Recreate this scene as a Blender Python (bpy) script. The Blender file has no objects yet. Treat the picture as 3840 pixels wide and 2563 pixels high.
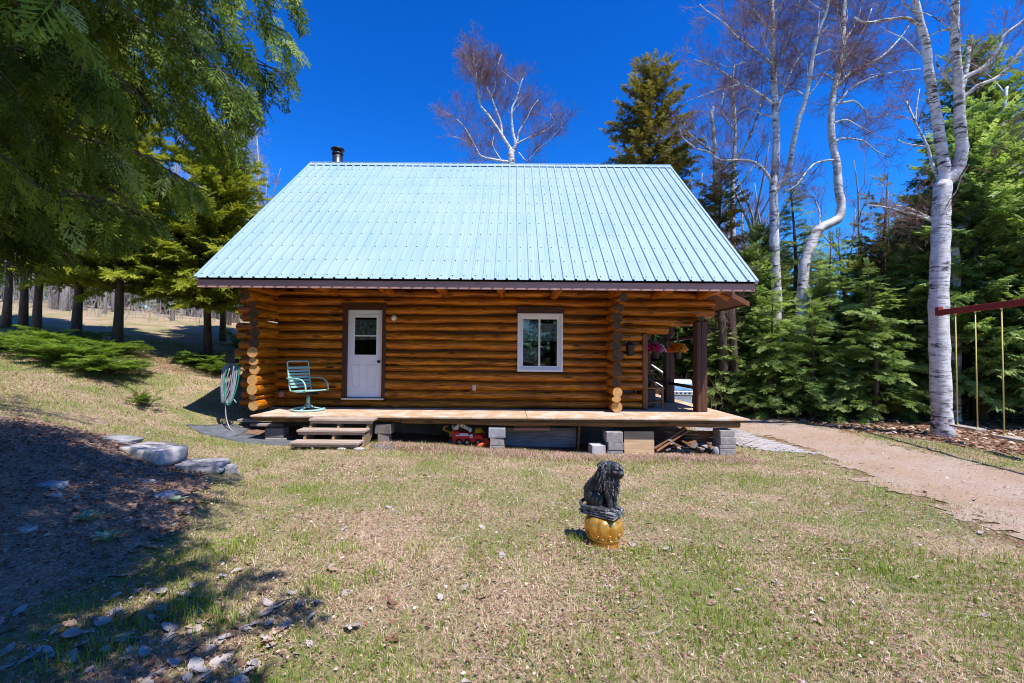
import bpy, bmesh, math, random
import numpy as np
from mathutils import Matrix, Vector, Euler
R_=math.radians; PI=math.pi
random.seed(7); rng=np.random.default_rng(11)
SC=bpy.context.scene; COL=SC.collection

# ---------------------------------------------------------------- camera
cd=bpy.data.cameras.new('camera'); cam=bpy.data.objects.new('camera',cd); COL.objects.link(cam); SC.camera=cam
cd.sensor_fit='HORIZONTAL'; cd.sensor_width=36.0; cd.lens=16.0; cd.clip_start=0.05; cd.clip_end=900
_p,_r=R_(1.7),R_(0.45)
_f=Vector((0,math.cos(_p),math.sin(_p))); _ri=Vector((1,0,0)); _u=_ri.cross(_f)
_ri,_u=math.cos(_r)*_ri+math.sin(_r)*_u, math.cos(_r)*_u-math.sin(_r)*_ri
_m=Matrix((_ri,_u,-_f)).transposed().to_4x4(); _m.translation=(0,0,1.83); cam.matrix_world=_m

# ---------------------------------------------------------------- sky, sun, exposure
SUN=Vector((0.33,-0.385,1.0)).normalized()
elev=math.asin(SUN.z); azim=math.atan2(SUN.x,SUN.y)
W=bpy.data.worlds.new('World'); SC.world=W; W.use_nodes=True
nt=W.node_tree; nt.nodes.clear()
sky=nt.nodes.new('ShaderNodeTexSky'); sky.sky_type='NISHITA'; sky.sun_disc=False
sky.sun_elevation=elev; sky.sun_rotation=azim; sky.air_density=1.0; sky.dust_density=0.15; sky.ozone_density=4.0; sky.altitude=300
hs=nt.nodes.new('ShaderNodeHueSaturation'); hs.inputs['Saturation'].default_value=1.35; hs.inputs['Hue'].default_value=0.5
bg=nt.nodes.new('ShaderNodeBackground'); bg.inputs['Strength'].default_value=0.15
ow=nt.nodes.new('ShaderNodeOutputWorld')
nt.links.new(sky.outputs[0],hs.inputs['Color']); mu=nt.nodes.new('ShaderNodeMix'); mu.data_type='RGBA'; mu.blend_type='MULTIPLY'; mu.inputs[0].default_value=1.0; mu.inputs[7].default_value=(.40,.66,1.08,1)
nt.links.new(hs.outputs[0],mu.inputs[6]); ga=nt.nodes.new('ShaderNodeGamma'); ga.inputs[1].default_value=1.3; nt.links.new(mu.outputs[2],ga.inputs[0])
m2=nt.nodes.new('ShaderNodeMix'); m2.data_type='RGBA'; m2.blend_type='MULTIPLY'; m2.inputs[0].default_value=1.0; m2.inputs[7].default_value=(.98,.84,.55,1)
nt.links.new(ga.outputs[0],m2.inputs[6]); nt.links.new(m2.outputs[2],bg.inputs[0]); nt.links.new(bg.outputs[0],ow.inputs[0])
sd=bpy.data.lights.new('sun','SUN'); sd.energy=4.4; sd.angle=R_(0.5); sd.color=(1.0,0.96,0.91)
sun=bpy.data.objects.new('sun',sd); COL.objects.link(sun); sun.rotation_euler=SUN.to_track_quat('Z','Y').to_euler(); sun.location=(5,-6,20)
vs=SC.view_settings; vs.view_transform='Standard'; vs.look='None'; vs.gamma=1.0; vs.exposure=0.82; vs.use_curve_mapping=False
SC.cycles.filter_width=1.05; SC.cycles.max_bounces=8; SC.cycles.diffuse_bounces=4; SC.cycles.transparent_max_bounces=16

# ---------------------------------------------------------------- materials
class NB:
    """small shader-node builder"""
    def __init__(s,name):
        s.m=bpy.data.materials.new(name); s.m.use_nodes=True; s.t=s.m.node_tree; s.t.nodes.clear()
        s.o=s.n('OutputMaterial'); s.b=s.n('BsdfPrincipled'); s.l(s.b.outputs[0],s.o.inputs[0])
    def n(s,k): return s.t.nodes.new('ShaderNode'+k)
    def l(s,a,b): s.t.links.new(a,b)
    def set(s,i,v):
        if hasattr(v,'is_linked') or isinstance(v,bpy.types.NodeSocket): s.l(v,i)
        else: i.default_value=v
    def coord(s,kind='Object',scale=(1,1,1),loc=(0,0,0),rnd=0.0):
        c=s.n('TexCoord'); o=c.outputs[kind]
        if rnd:
            oi=s.n('ObjectInfo'); v=s.n('VectorMath'); v.operation='MULTIPLY_ADD'
            cx=s.n('CombineXYZ'); s.l(oi.outputs['Random'],cx.inputs[0]); s.l(oi.outputs['Random'],cx.inputs[1]); s.l(oi.outputs['Random'],cx.inputs[2])
            s.l(cx.outputs[0],v.inputs[0]); v.inputs[1].default_value=(rnd,rnd*1.7,rnd*2.3); s.l(o,v.inputs[2]); o=v.outputs[0]
        mp=s.n('Mapping'); mp.inputs['Scale'].default_value=scale; mp.inputs['Location'].default_value=loc; s.l(o,mp.inputs[0]); return mp.outputs[0]
    def noise(s,vec,scale=5,detail=4,rough=.55,dist=0):
        n=s.n('TexNoise'); s.l(vec,n.inputs['Vector']); n.inputs['Scale'].default_value=scale; n.inputs['Detail'].default_value=detail
        n.inputs['Roughness'].default_value=rough; n.inputs['Distortion'].default_value=dist; return n.outputs[0]
    def vor(s,vec,scale=5,feat='F1',out='Distance'):
        n=s.n('TexVoronoi'); s.l(vec,n.inputs['Vector']); n.inputs['Scale'].default_value=scale; n.feature=feat; return n.outputs[out]
    def ramp(s,fac,stops,interp='LINEAR'):
        r=s.n('ValToRGB'); s.l(fac,r.inputs[0]); e=r.color_ramp.elements; r.color_ramp.interpolation=interp
        while len(e)>1: e.remove(e[0])
        for i,(p,c) in enumerate(stops):
            q=e[0] if i==0 else e.new(p)
            q.position=p; q.color=(c if len(c)==4 else (*c,1)) if hasattr(c,'__len__') else (c,c,c,1)
        return r.outputs[0]
    def mix(s,fac,a,b,mode='MIX'):
        m=s.n('Mix'); m.data_type='RGBA'; m.blend_type=mode
        for i,v in ((0,fac),(6,a),(7,b)):
            if isinstance(v,bpy.types.NodeSocket): s.l(v,m.inputs[i])
            else: m.inputs[i].default_value=v if i==0 else ((*v,1) if len(v)==3 else v)
        return m.outputs[2]
    def math(s,op,a,b=0.0):
        m=s.n('Math'); m.operation=op; s.set(m.inputs[0],a); s.set(m.inputs[1],b); return m.outputs[0]
    def sep(s,v,k):
        x=s.n('SeparateXYZ'); s.l(v,x.inputs[0]); return x.outputs[k]
    def attr(s,name):
        a=s.n('Attribute'); a.attribute_name=name; return a.outputs['Fac']
    def rand(s): return s.n('ObjectInfo').outputs['Random']
    def bump(s,h,strength=.3,dist=.01):
        b=s.n('Bump'); b.inputs['Strength'].default_value=strength; b.inputs['Distance'].default_value=dist; s.l(h,b.inputs['Height']); s.l(b.outputs[0],s.b.inputs['Normal'])
    def fin(s,col,rough=.7,metal=0.,spec=.35):
        s.set(s.b.inputs['Base Color'],(*col,1) if isinstance(col,tuple) else col)
        s.set(s.b.inputs['Roughness'],rough); s.set(s.b.inputs['Metallic'],metal); s.set(s.b.inputs['Specular IOR Level'],spec)
        return s.m
def plain(name,col,rough=.6,metal=0.,spec=.4,var=.25,scale=9.,bump=.1):
    b=NB(name); v=b.coord('Object',rnd=7.)
    n=b.noise(v,scale,5,.6); lo=tuple(c*(1-var) for c in col); hi=tuple(min(1,c*(1+var)) for c in col)
    c=b.ramp(n,[(.3,lo),(.7,hi)])
    if bump: b.bump(b.noise(v,scale*6,3),bump,.004)
    return b.fin(c,rough,metal,spec)
def mat_wood(name,c0,c1,dark,ax=0,sc=1.0,rough=.6,knots=True,weather=None):
    """grain runs along local axis ax"""
    b=NB(name); s=[13*sc]*3; s[ax]=.7*sc
    v=b.coord('Object',tuple(s),rnd=9.)
    n=b.noise(v,1.6,7,.62,.5); n2=b.noise(v,5.5,4,.6)
    c=b.ramp(n,[(.30,dark),(.43,c0),(.62,c1),(.8,c0)])
    c=b.mix(b.ramp(n2,[(.42,1.),(.60,0.)]),c,dark,'MIX') if False else b.mix(b.ramp(n2,[(.40,.75),(.55,0.)]),c,dark)
    s2=[5.]*3; s2[ax]=1.5
    v2=b.coord('Object',tuple(s2),rnd=5.)
    if knots:
        k=b.vor(v2,1.1); c=b.mix(b.ramp(k,[(.13,1.),(.22,.0)]),c,tuple(x*.35 for x in dark))
    big=b.noise(b.coord('Object',(1.2,1.2,1.2),rnd=3.),1.3,3)
    c=b.mix(b.ramp(big,[(.35,.0),(.7,.45)]),c,dark)
    oi=b.rand(); c=b.mix(b.math('MULTIPLY',oi,.35),c,c0)
    if weather: c=b.mix(b.ramp(b.noise(b.coord('Object',(1,1,1),rnd=2.),3,6,.7),[(.45,0.),(.62,.85)]),c,weather)
    b.bump(n,.5,.012)
    return b.fin(c,rough,0,.3)
MAT={}
MAT['log']=mat_wood('stained_log',(.46,.135,.008),(.86,.33,.020),(.042,.009,.002),0,1.0,.36)
MAT['darkend']=plain('dark_log_end',(.10,.048,.017),.7,0,.3,.5,14.,.3)
def m_end():
    b=NB('log_end_grain'); v=b.coord('Object',(0,1,1),rnd=0)
    ln=b.n('VectorMath'); ln.operation='LENGTH'; b.l(v,ln.inputs[0]); r=ln.outputs['Value']
    w=b.n('MapRange'); b.l(b.math('FRACT',b.math('MULTIPLY',r,70.)),w.inputs[0])
    n=b.noise(b.coord('Object',(6,6,6),rnd=4.),3,5)
    c=b.ramp(w.outputs[0],[(0,(.50,.27,.09)),(.7,(.62,.37,.14)),(1,(.40,.20,.06))])
    c=b.mix(b.ramp(n,[(.4,0.),(.75,.7)]),c,(.32,.15,.045))
    return b.fin(c,.8,0,.15)
MAT['end']=m_end()
MAT['trim']=mat_wood('brown_trim_wood',(.075,.026,.010),(.12,.045,.018),(.035,.012,.006),0,1.0,.5,False)
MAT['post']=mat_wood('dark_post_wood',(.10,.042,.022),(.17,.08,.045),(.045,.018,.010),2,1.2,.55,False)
MAT['jamb']=mat_wood('jamb_post_wood',(.24,.085,.020),(.34,.13,.03),(.10,.03,.008),2,1.2,.5,False)
MAT['fascia']=mat_wood('fascia_board_wood',(.40,.235,.20),(.46,.285,.245),(.31,.17,.14),0,1.0,.7,False)
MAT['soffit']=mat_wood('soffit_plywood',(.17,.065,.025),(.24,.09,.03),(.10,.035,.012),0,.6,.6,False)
MAT['deck']=mat_wood('weathered_deck_wood',(.44,.285,.165),(.51,.355,.225),(.36,.22,.12),0,.55,.8,False,(.58,.49,.41))
MAT['beam']=mat_wood('weathered_beam_wood',(.22,.12,.04),(.33,.19,.075),(.07,.035,.012),0,1.0,.8)
MAT['step']=mat_wood('grey_step_wood',(.40,.31,.25),(.50,.40,.33),(.24,.17,.13),0,1.0,.8,False)
MAT['stringer']=mat_wood('stringer_wood',(.30,.20,.11),(.40,.28,.17),(.16,.10,.05),0,1.,.8,False)
MAT['ply']=mat_wood('plywood_board',(.55,.37,.21),(.66,.47,.29),(.40,.25,.13),0,.5,.75,False)
MAT['scrap']=mat_wood('scrap_wood',(.30,.14,.06),(.46,.26,.12),(.12,.05,.022),0,1.,.75,False)
MAT['scrapgrey']=mat_wood('grey_scrap_wood',(.33,.29,.28),(.50,.45,.43),(.14,.11,.10),0,1.,.8,False)
MAT['table']=mat_wood('table_wood',(.38,.17,.055),(.50,.25,.09),(.22,.09,.03),0,1.,.5,False)
MAT['white']=plain('white_paint',(.76,.75,.76),.45,0,.4,.05,4.,.03)
MAT['chip']=plain('chipped_white_paint',(.74,.72,.72),.5,0,.4,.06,14.,.1)
MAT['swivel']=plain('mint_green_frame',(.30,.52,.47),.4,0,.5,.12,20.,.05)
MAT['strap']=plain('mint_green_strap',(.27,.50,.45),.45,0,.4,.10,12.,.05)
MAT['black']=plain('black_metal',(.018,.018,.02),.42,.3,.5,.3,14.,.06)
MAT['steel']=plain('stove_pipe_steel',(.13,.13,.14),.32,.9,.5,.25,5.,.05)
MAT['stainless']=plain('stainless_steel',(.58,.62,.66),.3,.85,.5,.12,4.,.02)
MAT['concrete']=plain('concrete_block',(.29,.265,.245),.9,0,.2,.3,12.,.5)
MAT['darkconc']=plain('foundation_concrete',(.20,.17,.145),.9,0,.2,.35,3.,.4)
MAT['stone']=plain('lichen_stone',(.27,.265,.275),.9,0,.2,.4,6.,.7)
MAT['palestone']=plain('pale_stone',(.42,.39,.38),.9,0,.2,.25,5.,.5)
MAT['hose']=plain('grey_hose',(.26,.27,.30),.35,0,.5,.2,30.,.02)
MAT['greenhose']=plain('green_hose',(.02,.20,.12),.4,0,.5,.2,30.,.02)
MAT['mat']=plain('dark_sheet',(.105,.112,.125),.75,0,.3,.4,5.,.3)
MAT['red']=plain('red_toy_plastic',(.72,.014,.022),.32,0,.5,.12,8.,.02)
MAT['toywhite']=plain('white_toy_plastic',(.84,.80,.75),.4,0,.5,.1,14.,.02)
MAT['yellow']=plain('yellow_toy_plastic',(.82,.52,.02),.38,0,.5,.14,10.,.02)
MAT['orange']=plain('orange_cone_plastic',(.78,.075,.018),.42,0,.4,.1,10.,.02)
MAT['rubber']=plain('black_rubber',(.014,.014,.015),.6,0,.3,.3,20.,.05)
MAT['chrome']=plain('wheel_chrome',(.62,.60,.56),.25,.8,.5,.1,20.,.0)
MAT['pink']=mat_wood('pinkish_board',(.42,.22,.17),(.50,.28,.22),(.30,.14,.10),0,1.,.8,False)
MAT['beige']=plain('beige_plastic',(.52,.48,.44),.5,0,.4,.08,6.,.0)
MAT['dark']=plain('dark_interior',(.018,.014,.011),.9,0,.1,.3,3.,.0)
MAT['rope']=plain('yellow_rope',(.62,.52,.16),.8,0,.2,.25,60.,.2)
MAT['redbeam']=mat_wood('red_painted_beam',(.27,.035,.028),(.33,.05,.04),(.17,.02,.018),0,1.,.6,False)
MAT['seat']=mat_wood('swing_seat_wood',(.36,.31,.27),(.48,.42,.37),(.22,.18,.15),0,1.,.8,False)
MAT['pot']=plain('dark_flower_pot',(.035,.028,.03),.5,0,.4,.2,9.,.0)
MAT['letter']=plain('black_print',(.02,.02,.02),.6,0,.2,.0,3.,.0)
MAT['bulb']=plain('frosted_globe',(.80,.76,.62),.25,0,.5,.04,6.,.0)
def m_statue():
    b=NB('black_statue_paint'); v=b.coord('Object'); n=b.noise(v,34,6,.7); n2=b.noise(v,9,4)
    g=b.n('NewGeometry'); pt=b.ramp(g.outputs['Pointiness'],[(.505,0.),(.56,.8)])
    c=b.ramp(n2,[(.3,(.014,.016,.021)),(.7,(.026,.029,.037))])
    c=b.mix(b.math('MULTIPLY',pt,b.ramp(n,[(.42,0.),(.60,1.)])),c,(.40,.39,.40))
    c=b.mix(b.ramp(b.noise(v,22,7,.75),[(.66,0.),(.72,.8)]),c,(.33,.32,.33)); b.bump(n,.35,.006)
    return b.fin(c,.5,0,.45)
MAT['statue']=m_statue()
def m_gold():
    b=NB('worn_gold_paint'); v=b.coord('Object'); n=b.noise(v,14,6,.65)
    c=b.ramp(n,[(.35,(.62,.27,.035)),(.6,(.82,.45,.10))]); c=b.mix(b.ramp(b.noise(v,30,7,.8),[(.60,0.),(.70,.8)]),c,(.22,.10,.03))
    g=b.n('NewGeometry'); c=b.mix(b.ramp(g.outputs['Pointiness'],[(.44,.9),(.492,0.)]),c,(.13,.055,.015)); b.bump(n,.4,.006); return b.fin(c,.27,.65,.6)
MAT['gold']=m_gold()
def m_roof():
    b=NB('blue_roof_metal'); v=b.coord('Object',(1,1,1)); n=b.noise(b.coord('Object',(7,.35,.35)),1.5,6,.6); n2=b.noise(v,.9,4)
    c=b.ramp(n,[(.3,(.235,.36,.465)),(.62,(.305,.42,.505))]); c=b.mix(b.ramp(n2,[(.4,0.),(.7,.5)]),c,(.37,.46,.52))
    c=b.mix(b.ramp(b.noise(b.coord('Object',(16,.8,.8)),2.,7,.75),[(.66,0.),(.74,.5)]),c,(.10,.33,.50))
    return b.fin(c,.36,0.,.6)
MAT['roof']=m_roof()
def m_glass():
    b=NB('window_glass'); tr=b.n('BsdfTransparent'); tr.inputs[0].default_value=(.80,.84,.82,1); gl=b.n('BsdfGlossy'); gl.inputs['Roughness'].default_value=.02
    fr=b.n('Fresnel'); fr.inputs[0].default_value=1.55; mx=b.n('MixShader'); b.l(fr.outputs[0],mx.inputs[0]); b.l(tr.outputs[0],mx.inputs[1]); b.l(gl.outputs[0],mx.inputs[2]); b.l(mx.outputs[0],b.o.inputs[0]); return b.m
MAT['glass']=m_glass()
def m_lace():
    b=NB('white_lace'); v=b.coord('Object'); d=b.n('BsdfDiffuse'); d.inputs[0].default_value=(.68,.68,.64,1); tr=b.n('BsdfTransparent'); tl=b.n('BsdfTranslucent'); tl.inputs[0].default_value=(.6,.6,.55,1)
    f=b.ramp(b.vor(v,70),[(.25,1.),(.5,.6)]); f2=b.ramp(b.noise(v,12,3),[(.42,.55),(.55,1.)])
    a=b.n('AddShader'); b.l(d.outputs[0],a.inputs[0]); b.l(tl.outputs[0],a.inputs[1])
    mx=b.n('MixShader'); b.l(b.math('MULTIPLY',f,f2),mx.inputs[0]); b.l(tr.outputs[0],mx.inputs[1]); b.l(d.outputs[0],mx.inputs[2]); b.l(mx.outputs[0],b.o.inputs[0]); return b.m
MAT['lace']=m_lace()
def m_leaf(name,stops,trans=.35,rough=.6,spec=.12):
    b=NB(name); c=b.ramp(b.attr('tint'),stops)
    b.fin(c,rough,0,spec); tl=b.n('BsdfTranslucent'); b.l(b.mix(1.,c,(1.25,1.25,.7),'MULTIPLY'),tl.inputs[0])
    mx=b.n('MixShader'); mx.inputs[0].default_value=trans; b.l(b.b.outputs[0],mx.inputs[1]); b.l(tl.outputs[0],mx.inputs[2]); b.l(mx.outputs[0],b.o.inputs[0]); return b.m
MAT['cedar']=m_leaf('near_cedar_leaf',[(0,(.040,.068,.010)),(.45,(.115,.180,.024)),(.8,(.27,.37,.055)),(1,(.32,.40,.17))],.42,.55)
MAT['ycedar']=m_leaf('yellow_green_cedar_leaf',[(0,(.145,.160,.014)),(.5,(.27,.30,.028)),(1,(.41,.44,.058))],.5)
MAT['ocedar']=m_leaf('olive_cedar_leaf',[(0,(.11,.088,.018)),(.5,(.19,.16,.032)),(1,(.28,.24,.06))],.4)
MAT['spruce']=m_leaf('fresh_spruce_leaf',[(0,(.11,.175,.045)),(.5,(.24,.345,.095)),(1,(.42,.52,.20))],.48)
MAT['dspruce']=m_leaf('dark_spruce_leaf',[(0,(.080,.12,.028)),(.5,(.175,.24,.058)),(1,(.30,.37,.11))],.46)
MAT['shrub']=m_leaf('bright_shrub_leaf',[(0,(.080,.135,.016)),(.5,(.135,.225,.026)),(1,(.21,.31,.045))],.40)
MAT['grass']=m_leaf('green_grass',[(0,(.115,.175,.020)),(.5,(.205,.285,.036)),(1,(.33,.40,.085))],.35,.6)
MAT['straw']=m_leaf('dead_grass',[(0,(.26,.155,.095)),(.35,(.48,.345,.225)),(.7,(.62,.475,.33)),(1,(.75,.63,.47))],.2,.7)
MAT['litterleaf']=m_leaf('leaf_litter_bits',[(0,(.10,.045,.028)),(.4,(.25,.125,.080)),(.75,(.42,.28,.21)),(1,(.60,.49,.42))],.1,.7)
MAT['petalpink']=m_leaf('pink_petals',[(0,(.62,.015,.18)),(.55,(.75,.05,.35)),(.8,(.55,.15,.62)),(1,(.85,.80,.82))],.3)
MAT['petalorange']=m_leaf('orange_petals',[(0,(.75,.13,.01)),(.5,(.82,.30,.02)),(1,(.80,.50,.12))],.3)
MAT['mullein']=m_leaf('woolly_leaf',[(0,(.24,.31,.20)),(1,(.36,.43,.30))],.2,.8)
for k,c in (('palepoplar',(.40,.34,.31)),('tanleaf',(.33,.22,.15)),('brownleaf',(.17,.085,.05)),('greyleaf',(.30,.28,.28))):
    MAT[k]=plain('dry_leaf_'+k,c,.7,0,.3,.22,30.,.3)
def m_birch():
    b=NB('birch_bark'); v=b.coord('Object',(1.2,1.2,5.5),rnd=3.); v3=b.coord('Object',(1,1,1),rnd=3.)
    n=b.noise(v,3.2,6,.65,.4); big=b.noise(b.coord('Object',(.7,.7,1.3),rnd=3.),1.6,4)
    c=b.ramp(b.noise(v3,4,4),[(.35,(.52,.49,.47)),(.65,(.70,.68,.67))])
    cl=b.ramp(b.noise(b.coord('Object',(1.,1.,1.6),rnd=6.),1.5,4,.7),[(.42,0.),(.60,1.)])
    c=b.mix(b.math('MULTIPLY',cl,b.ramp(n,[(.49,0.),(.54,1.)])),c,(.05,.04,.036))
    lent=b.noise(b.coord('Object',(3,3,34),rnd=3.),2.2,3); c=b.mix(b.ramp(lent,[(.60,0.),(.65,.7)]),c,(.10,.085,.08))
    c=b.mix(b.ramp(big,[(.60,0.),(.68,.85)]),c,(.13,.085,.062)); b.bump(n,.5,.02)
    return b.fin(c,.65,0,.3)
MAT['birch']=m_birch()
MAT['twig']=plain('birch_twig',(.19,.105,.095),.7,0,.3,.3,3.,.0)
MAT['paletwig']=plain('pale_grey_twig',(.38,.33,.31),.7,0,.3,.3,3.,.0)
def m_bark(name,c0,c1):
    b=NB(name); v=b.coord('Object',(7,7,1.3),rnd=4.); n=b.noise(v,2.4,6,.65,.3)
    c=b.ramp(n,[(.3,c0),(.7,c1)]); c=b.mix(b.ramp(b.noise(b.coord('Object',rnd=2.),1.7,4),[(.5,0.),(.7,.6)]),c,tuple(x*1.25 for x in c1)); b.bump(n,.7,.03); return b.fin(c,.85,0,.2)
MAT['bark']=m_bark('conifer_bark',(.055,.036,.026),(.15,.11,.085))
MAT['greybark']=m_bark('grey_bark',(.20,.175,.16),(.40,.365,.345))
def m_ground():
    b=NB('lawn_ground'); v=b.coord('Object')
    n=b.noise(v,1.1,5,.6); f=b.noise(v,30,6,.75); ff=b.noise(v,110,4,.7)
    straw=b.ramp(f,[(.30,(.13,.075,.05)),(.46,(.36,.245,.165)),(.66,(.64,.50,.36))])
    green=b.ramp(ff,[(.3,(.09,.115,.03)),(.7,(.26,.31,.09))])
    c=b.mix(b.ramp(b.math('ADD',b.math('MULTIPLY',n,.75),b.math('MULTIPLY',f,.25)),[(.44,0.),(.60,.75)]),straw,green)
    brown=b.ramp(f,[(.3,(.10,.052,.032)),(.5,(.23,.135,.09)),(.72,(.40,.28,.20))])
    lit=b.math('ADD',b.attr('litter'),b.math('MULTIPLY',b.math('SUBTRACT',b.noise(v,2.3,6,.7),.5),1.1))
    c=b.mix(b.ramp(lit,[(.40,0.),(.62,1.)]),c,brown)
    b.bump(b.math('ADD',f,ff),.8,.03); return b.fin(c,.95,0,.1)
MAT['ground']=m_ground()
def m_dirt():
    b=NB('bank_dirt'); v=b.coord('Object'); f=b.noise(v,34,7,.75); p=b.vor(v,46)
    c=b.ramp(f,[(.28,(.15,.088,.058)),(.5,(.36,.25,.185)),(.72,(.58,.44,.36))]); c=b.mix(b.ramp(p,[(.10,.6),(.22,0.)]),c,(.50,.43,.39)); b.bump(b.math('ADD',f,p),.9,.03)
    return b.fin(c,.95,0,.1)
MAT['dirt']=m_dirt()
def m_drive():
    b=NB('driveway_gravel'); v=b.coord('Object'); f=b.noise(v,40,6,.7); n=b.noise(v,.9,4)
    c=b.ramp(f,[(.3,(.22,.155,.115)),(.5,(.35,.265,.21)),(.72,(.47,.38,.32))]); c=b.mix(b.ramp(n,[(.40,0.),(.62,.85)]),c,b.ramp(f,[(.3,(.20,.125,.08)),(.7,(.43,.31,.22))]))
    c=b.mix(b.ramp(b.vor(v,9),[(.06,.8),(.10,0.)]),c,(.17,.10,.07)); b.bump(f,.6,.02); return b.fin(c,.95,0,.1)
MAT['drive']=m_drive()
MAT['paver']=plain('pale_paver',(.37,.335,.32),.85,0,.2,.15,5.,.2)

# ---------------------------------------------------------------- mesh helpers
class MB:
    def __init__(s): s.v=[];s.f=[];s.m=[];s.sm=[]
    def add(s,vs,fs,mi=0,smooth=False):
        k=len(s.v); s.v+=[tuple(v) for v in vs]; s.f+=[tuple(i+k for i in f) for f in fs]; s.m+=[mi]*len(fs); s.sm+=[smooth]*len(fs); return s
    def box(s,c,d,rot=None,mi=0,taper=None):
        x,y,z=(q/2 for q in d); V=[Vector((i*x,j*y,k*z)) for k in (-1,1) for j in (-1,1) for i in (-1,1)]
        if rot is not None: V=[rot@q for q in V]
        V=[q+Vector(c) for q in V]
        return s.add(V,[(0,2,3,1),(4,5,7,6),(0,1,5,4),(2,6,7,3),(0,4,6,2),(1,3,7,5)],mi)
    def bb(s,x0,x1,y0,y1,z0,z1,mi=0): return s.box(((x0+x1)/2,(y0+y1)/2,(z0+z1)/2),(x1-x0,y1-y0,z1-z0),None,mi)
    def tube(s,pts,rad,n=6,mi=0,caps=True,smooth=True,closed=False,flat=1.0):
        P=[Vector(p) for p in pts]; N=len(P)
        rad=[float(q) for q in rad] if hasattr(rad,'__len__') else [float(rad)]*N
        V=[];t0=None;nr=None
        for i in range(N):
            t=(P[(i+1)%N]-P[i-1]) if closed else (P[min(i+1,N-1)]-P[max(i-1,0)])
            t=t.normalized() if t.length>1e-9 else Vector((0,0,1))
            if nr is None:
                a=Vector((0,0,1)) if abs(t.z)<.9 else Vector((1,0,0)); nr=t.cross(a).normalized()
            else: nr=(nr-t*nr.dot(t)); nr=nr.normalized() if nr.length>1e-6 else t.orthogonal().normalized()
            bn=t.cross(nr)
            for k in range(n):
                a=2*PI*k/n; V.append(P[i]+rad[i]*(math.cos(a)*nr+flat*math.sin(a)*bn))
        F=[]
        for i in range(N if closed else N-1):
            j=(i+1)%N
            for k in range(n):
                q=(k+1)%n; F.append((i*n+k,i*n+q,j*n+q,j*n+k))
        if caps and not closed: F+= [tuple(range(n))[::-1],tuple((N-1)*n+k for k in range(n))]
        return s.add(V,F,mi,smooth)
    def lathe(s,prof,n=20,c=(0,0,0),rot=None,mi=0,smooth=True,lobes=0,amp=0.):
        V=[]
        for (r,z) in prof:
            for k in range(n):
                a=2*PI*k/n; rr=r*(1+amp*(abs(math.cos(lobes*a/2))-.6)) if lobes else r
                q=Vector((rr*math.cos(a),rr*math.sin(a),z)); V.append((rot@q if rot is not None else q)+Vector(c))
        F=[(i*n+k,i*n+(k+1)%n,(i+1)*n+(k+1)%n,(i+1)*n+k) for i in range(len(prof)-1) for k in range(n)]
        F+=[tuple(range(n))[::-1],tuple((len(prof)-1)*n+k for k in range(n))]
        return s.add(V,F,mi,smooth)
    def prism(s,poly,y0,y1,mi=0,fn=None):
        """poly in (x,z) extruded along y"""
        n=len(poly); a=sum(poly[i][0]*poly[(i+1)%n][1]-poly[(i+1)%n][0]*poly[i][1] for i in range(n))
        if a<0: poly=poly[::-1]
        V=[(x,y0,z) for x,z in poly]+[(x,y1,z) for x,z in poly]
        if fn: V=[fn(q) for q in V]
        F=[tuple(range(n)),tuple(range(2*n-1,n-1,-1))]+[(i,i+n,(i+1)%n+n,(i+1)%n) for i in range(n)]
        return s.add(V,F,mi)
    def ell(s,c,r,n=12,m=8,rot=None,mi=0):
        V=[];F=[]
        for i in range(m+1):
            t=PI*i/m
            for k in range(n):
                a=2*PI*k/n; q=Vector((r[0]*math.sin(t)*math.cos(a),r[1]*math.sin(t)*math.sin(a),r[2]*math.cos(t))); V.append((rot@q if rot is not None else q)+Vector(c))
        F=[(i*n+k,(i+1)*n+k,(i+1)*n+(k+1)%n,i*n+(k+1)%n) for i in range(m) for k in range(n)]
        return s.add(V,F,mi,True)
    def mesh(s,name,mats):
        me=bpy.data.meshes.new(name); me.from_pydata(s.v,[],s.f)
        for q in (mats if isinstance(mats,(list,tuple)) else [mats]): me.materials.append(MAT[q] if isinstance(q,str) else q)
        me.polygons.foreach_set('material_index',s.m); me.polygons.foreach_set('use_smooth',s.sm); me.validate(); me.update(); return me
def wmat(o):
    m=o.matrix_basis.copy()
    return wmat(o.parent)@o.matrix_parent_inverse@m if o.parent else m
def link(name,me,parent=None,local=False):
    o=bpy.data.objects.new(name,me); COL.objects.link(o)
    if parent:
        o.parent=parent
        if not local: o.matrix_parent_inverse=wmat(parent).inverted()
    return o
def bevel(o,w=.006,seg=1):
    m=o.modifiers.new('bevel','BEVEL'); m.width=w; m.segments=seg; m.limit_method='ANGLE'; m.angle_limit=R_(40); return o
def part(name,mb,mats,parent=None,local=False,bv=0):
    o=link(name,mb.mesh(name,mats),parent,local)
    if bv: bevel(o,bv)
    return o
def tag(o,label,cat,group=None,kind=None):
    o['label']=label; o['category']=cat
    if group: o['group']=group
    if kind: o['kind']=kind
    return o
def thing(name,label,cat,loc=(0,0,0),rz=0,group=None):
    o=bpy.data.objects.new(name,None); COL.objects.link(o); o.location=loc; o.rotation_euler=(0,0,rz); o.empty_display_size=.2
    return tag(o,label,cat,group)
def struct(o,kind='structure',label=None):
    o['kind']=kind
    if label: o['label']=label
    return o
def dup(o,parent=None):
    c=o.copy(); COL.objects.link(c)
    if parent: c.parent=parent
    for ch in list(o.children): dup(ch,c)
    return c
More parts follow.
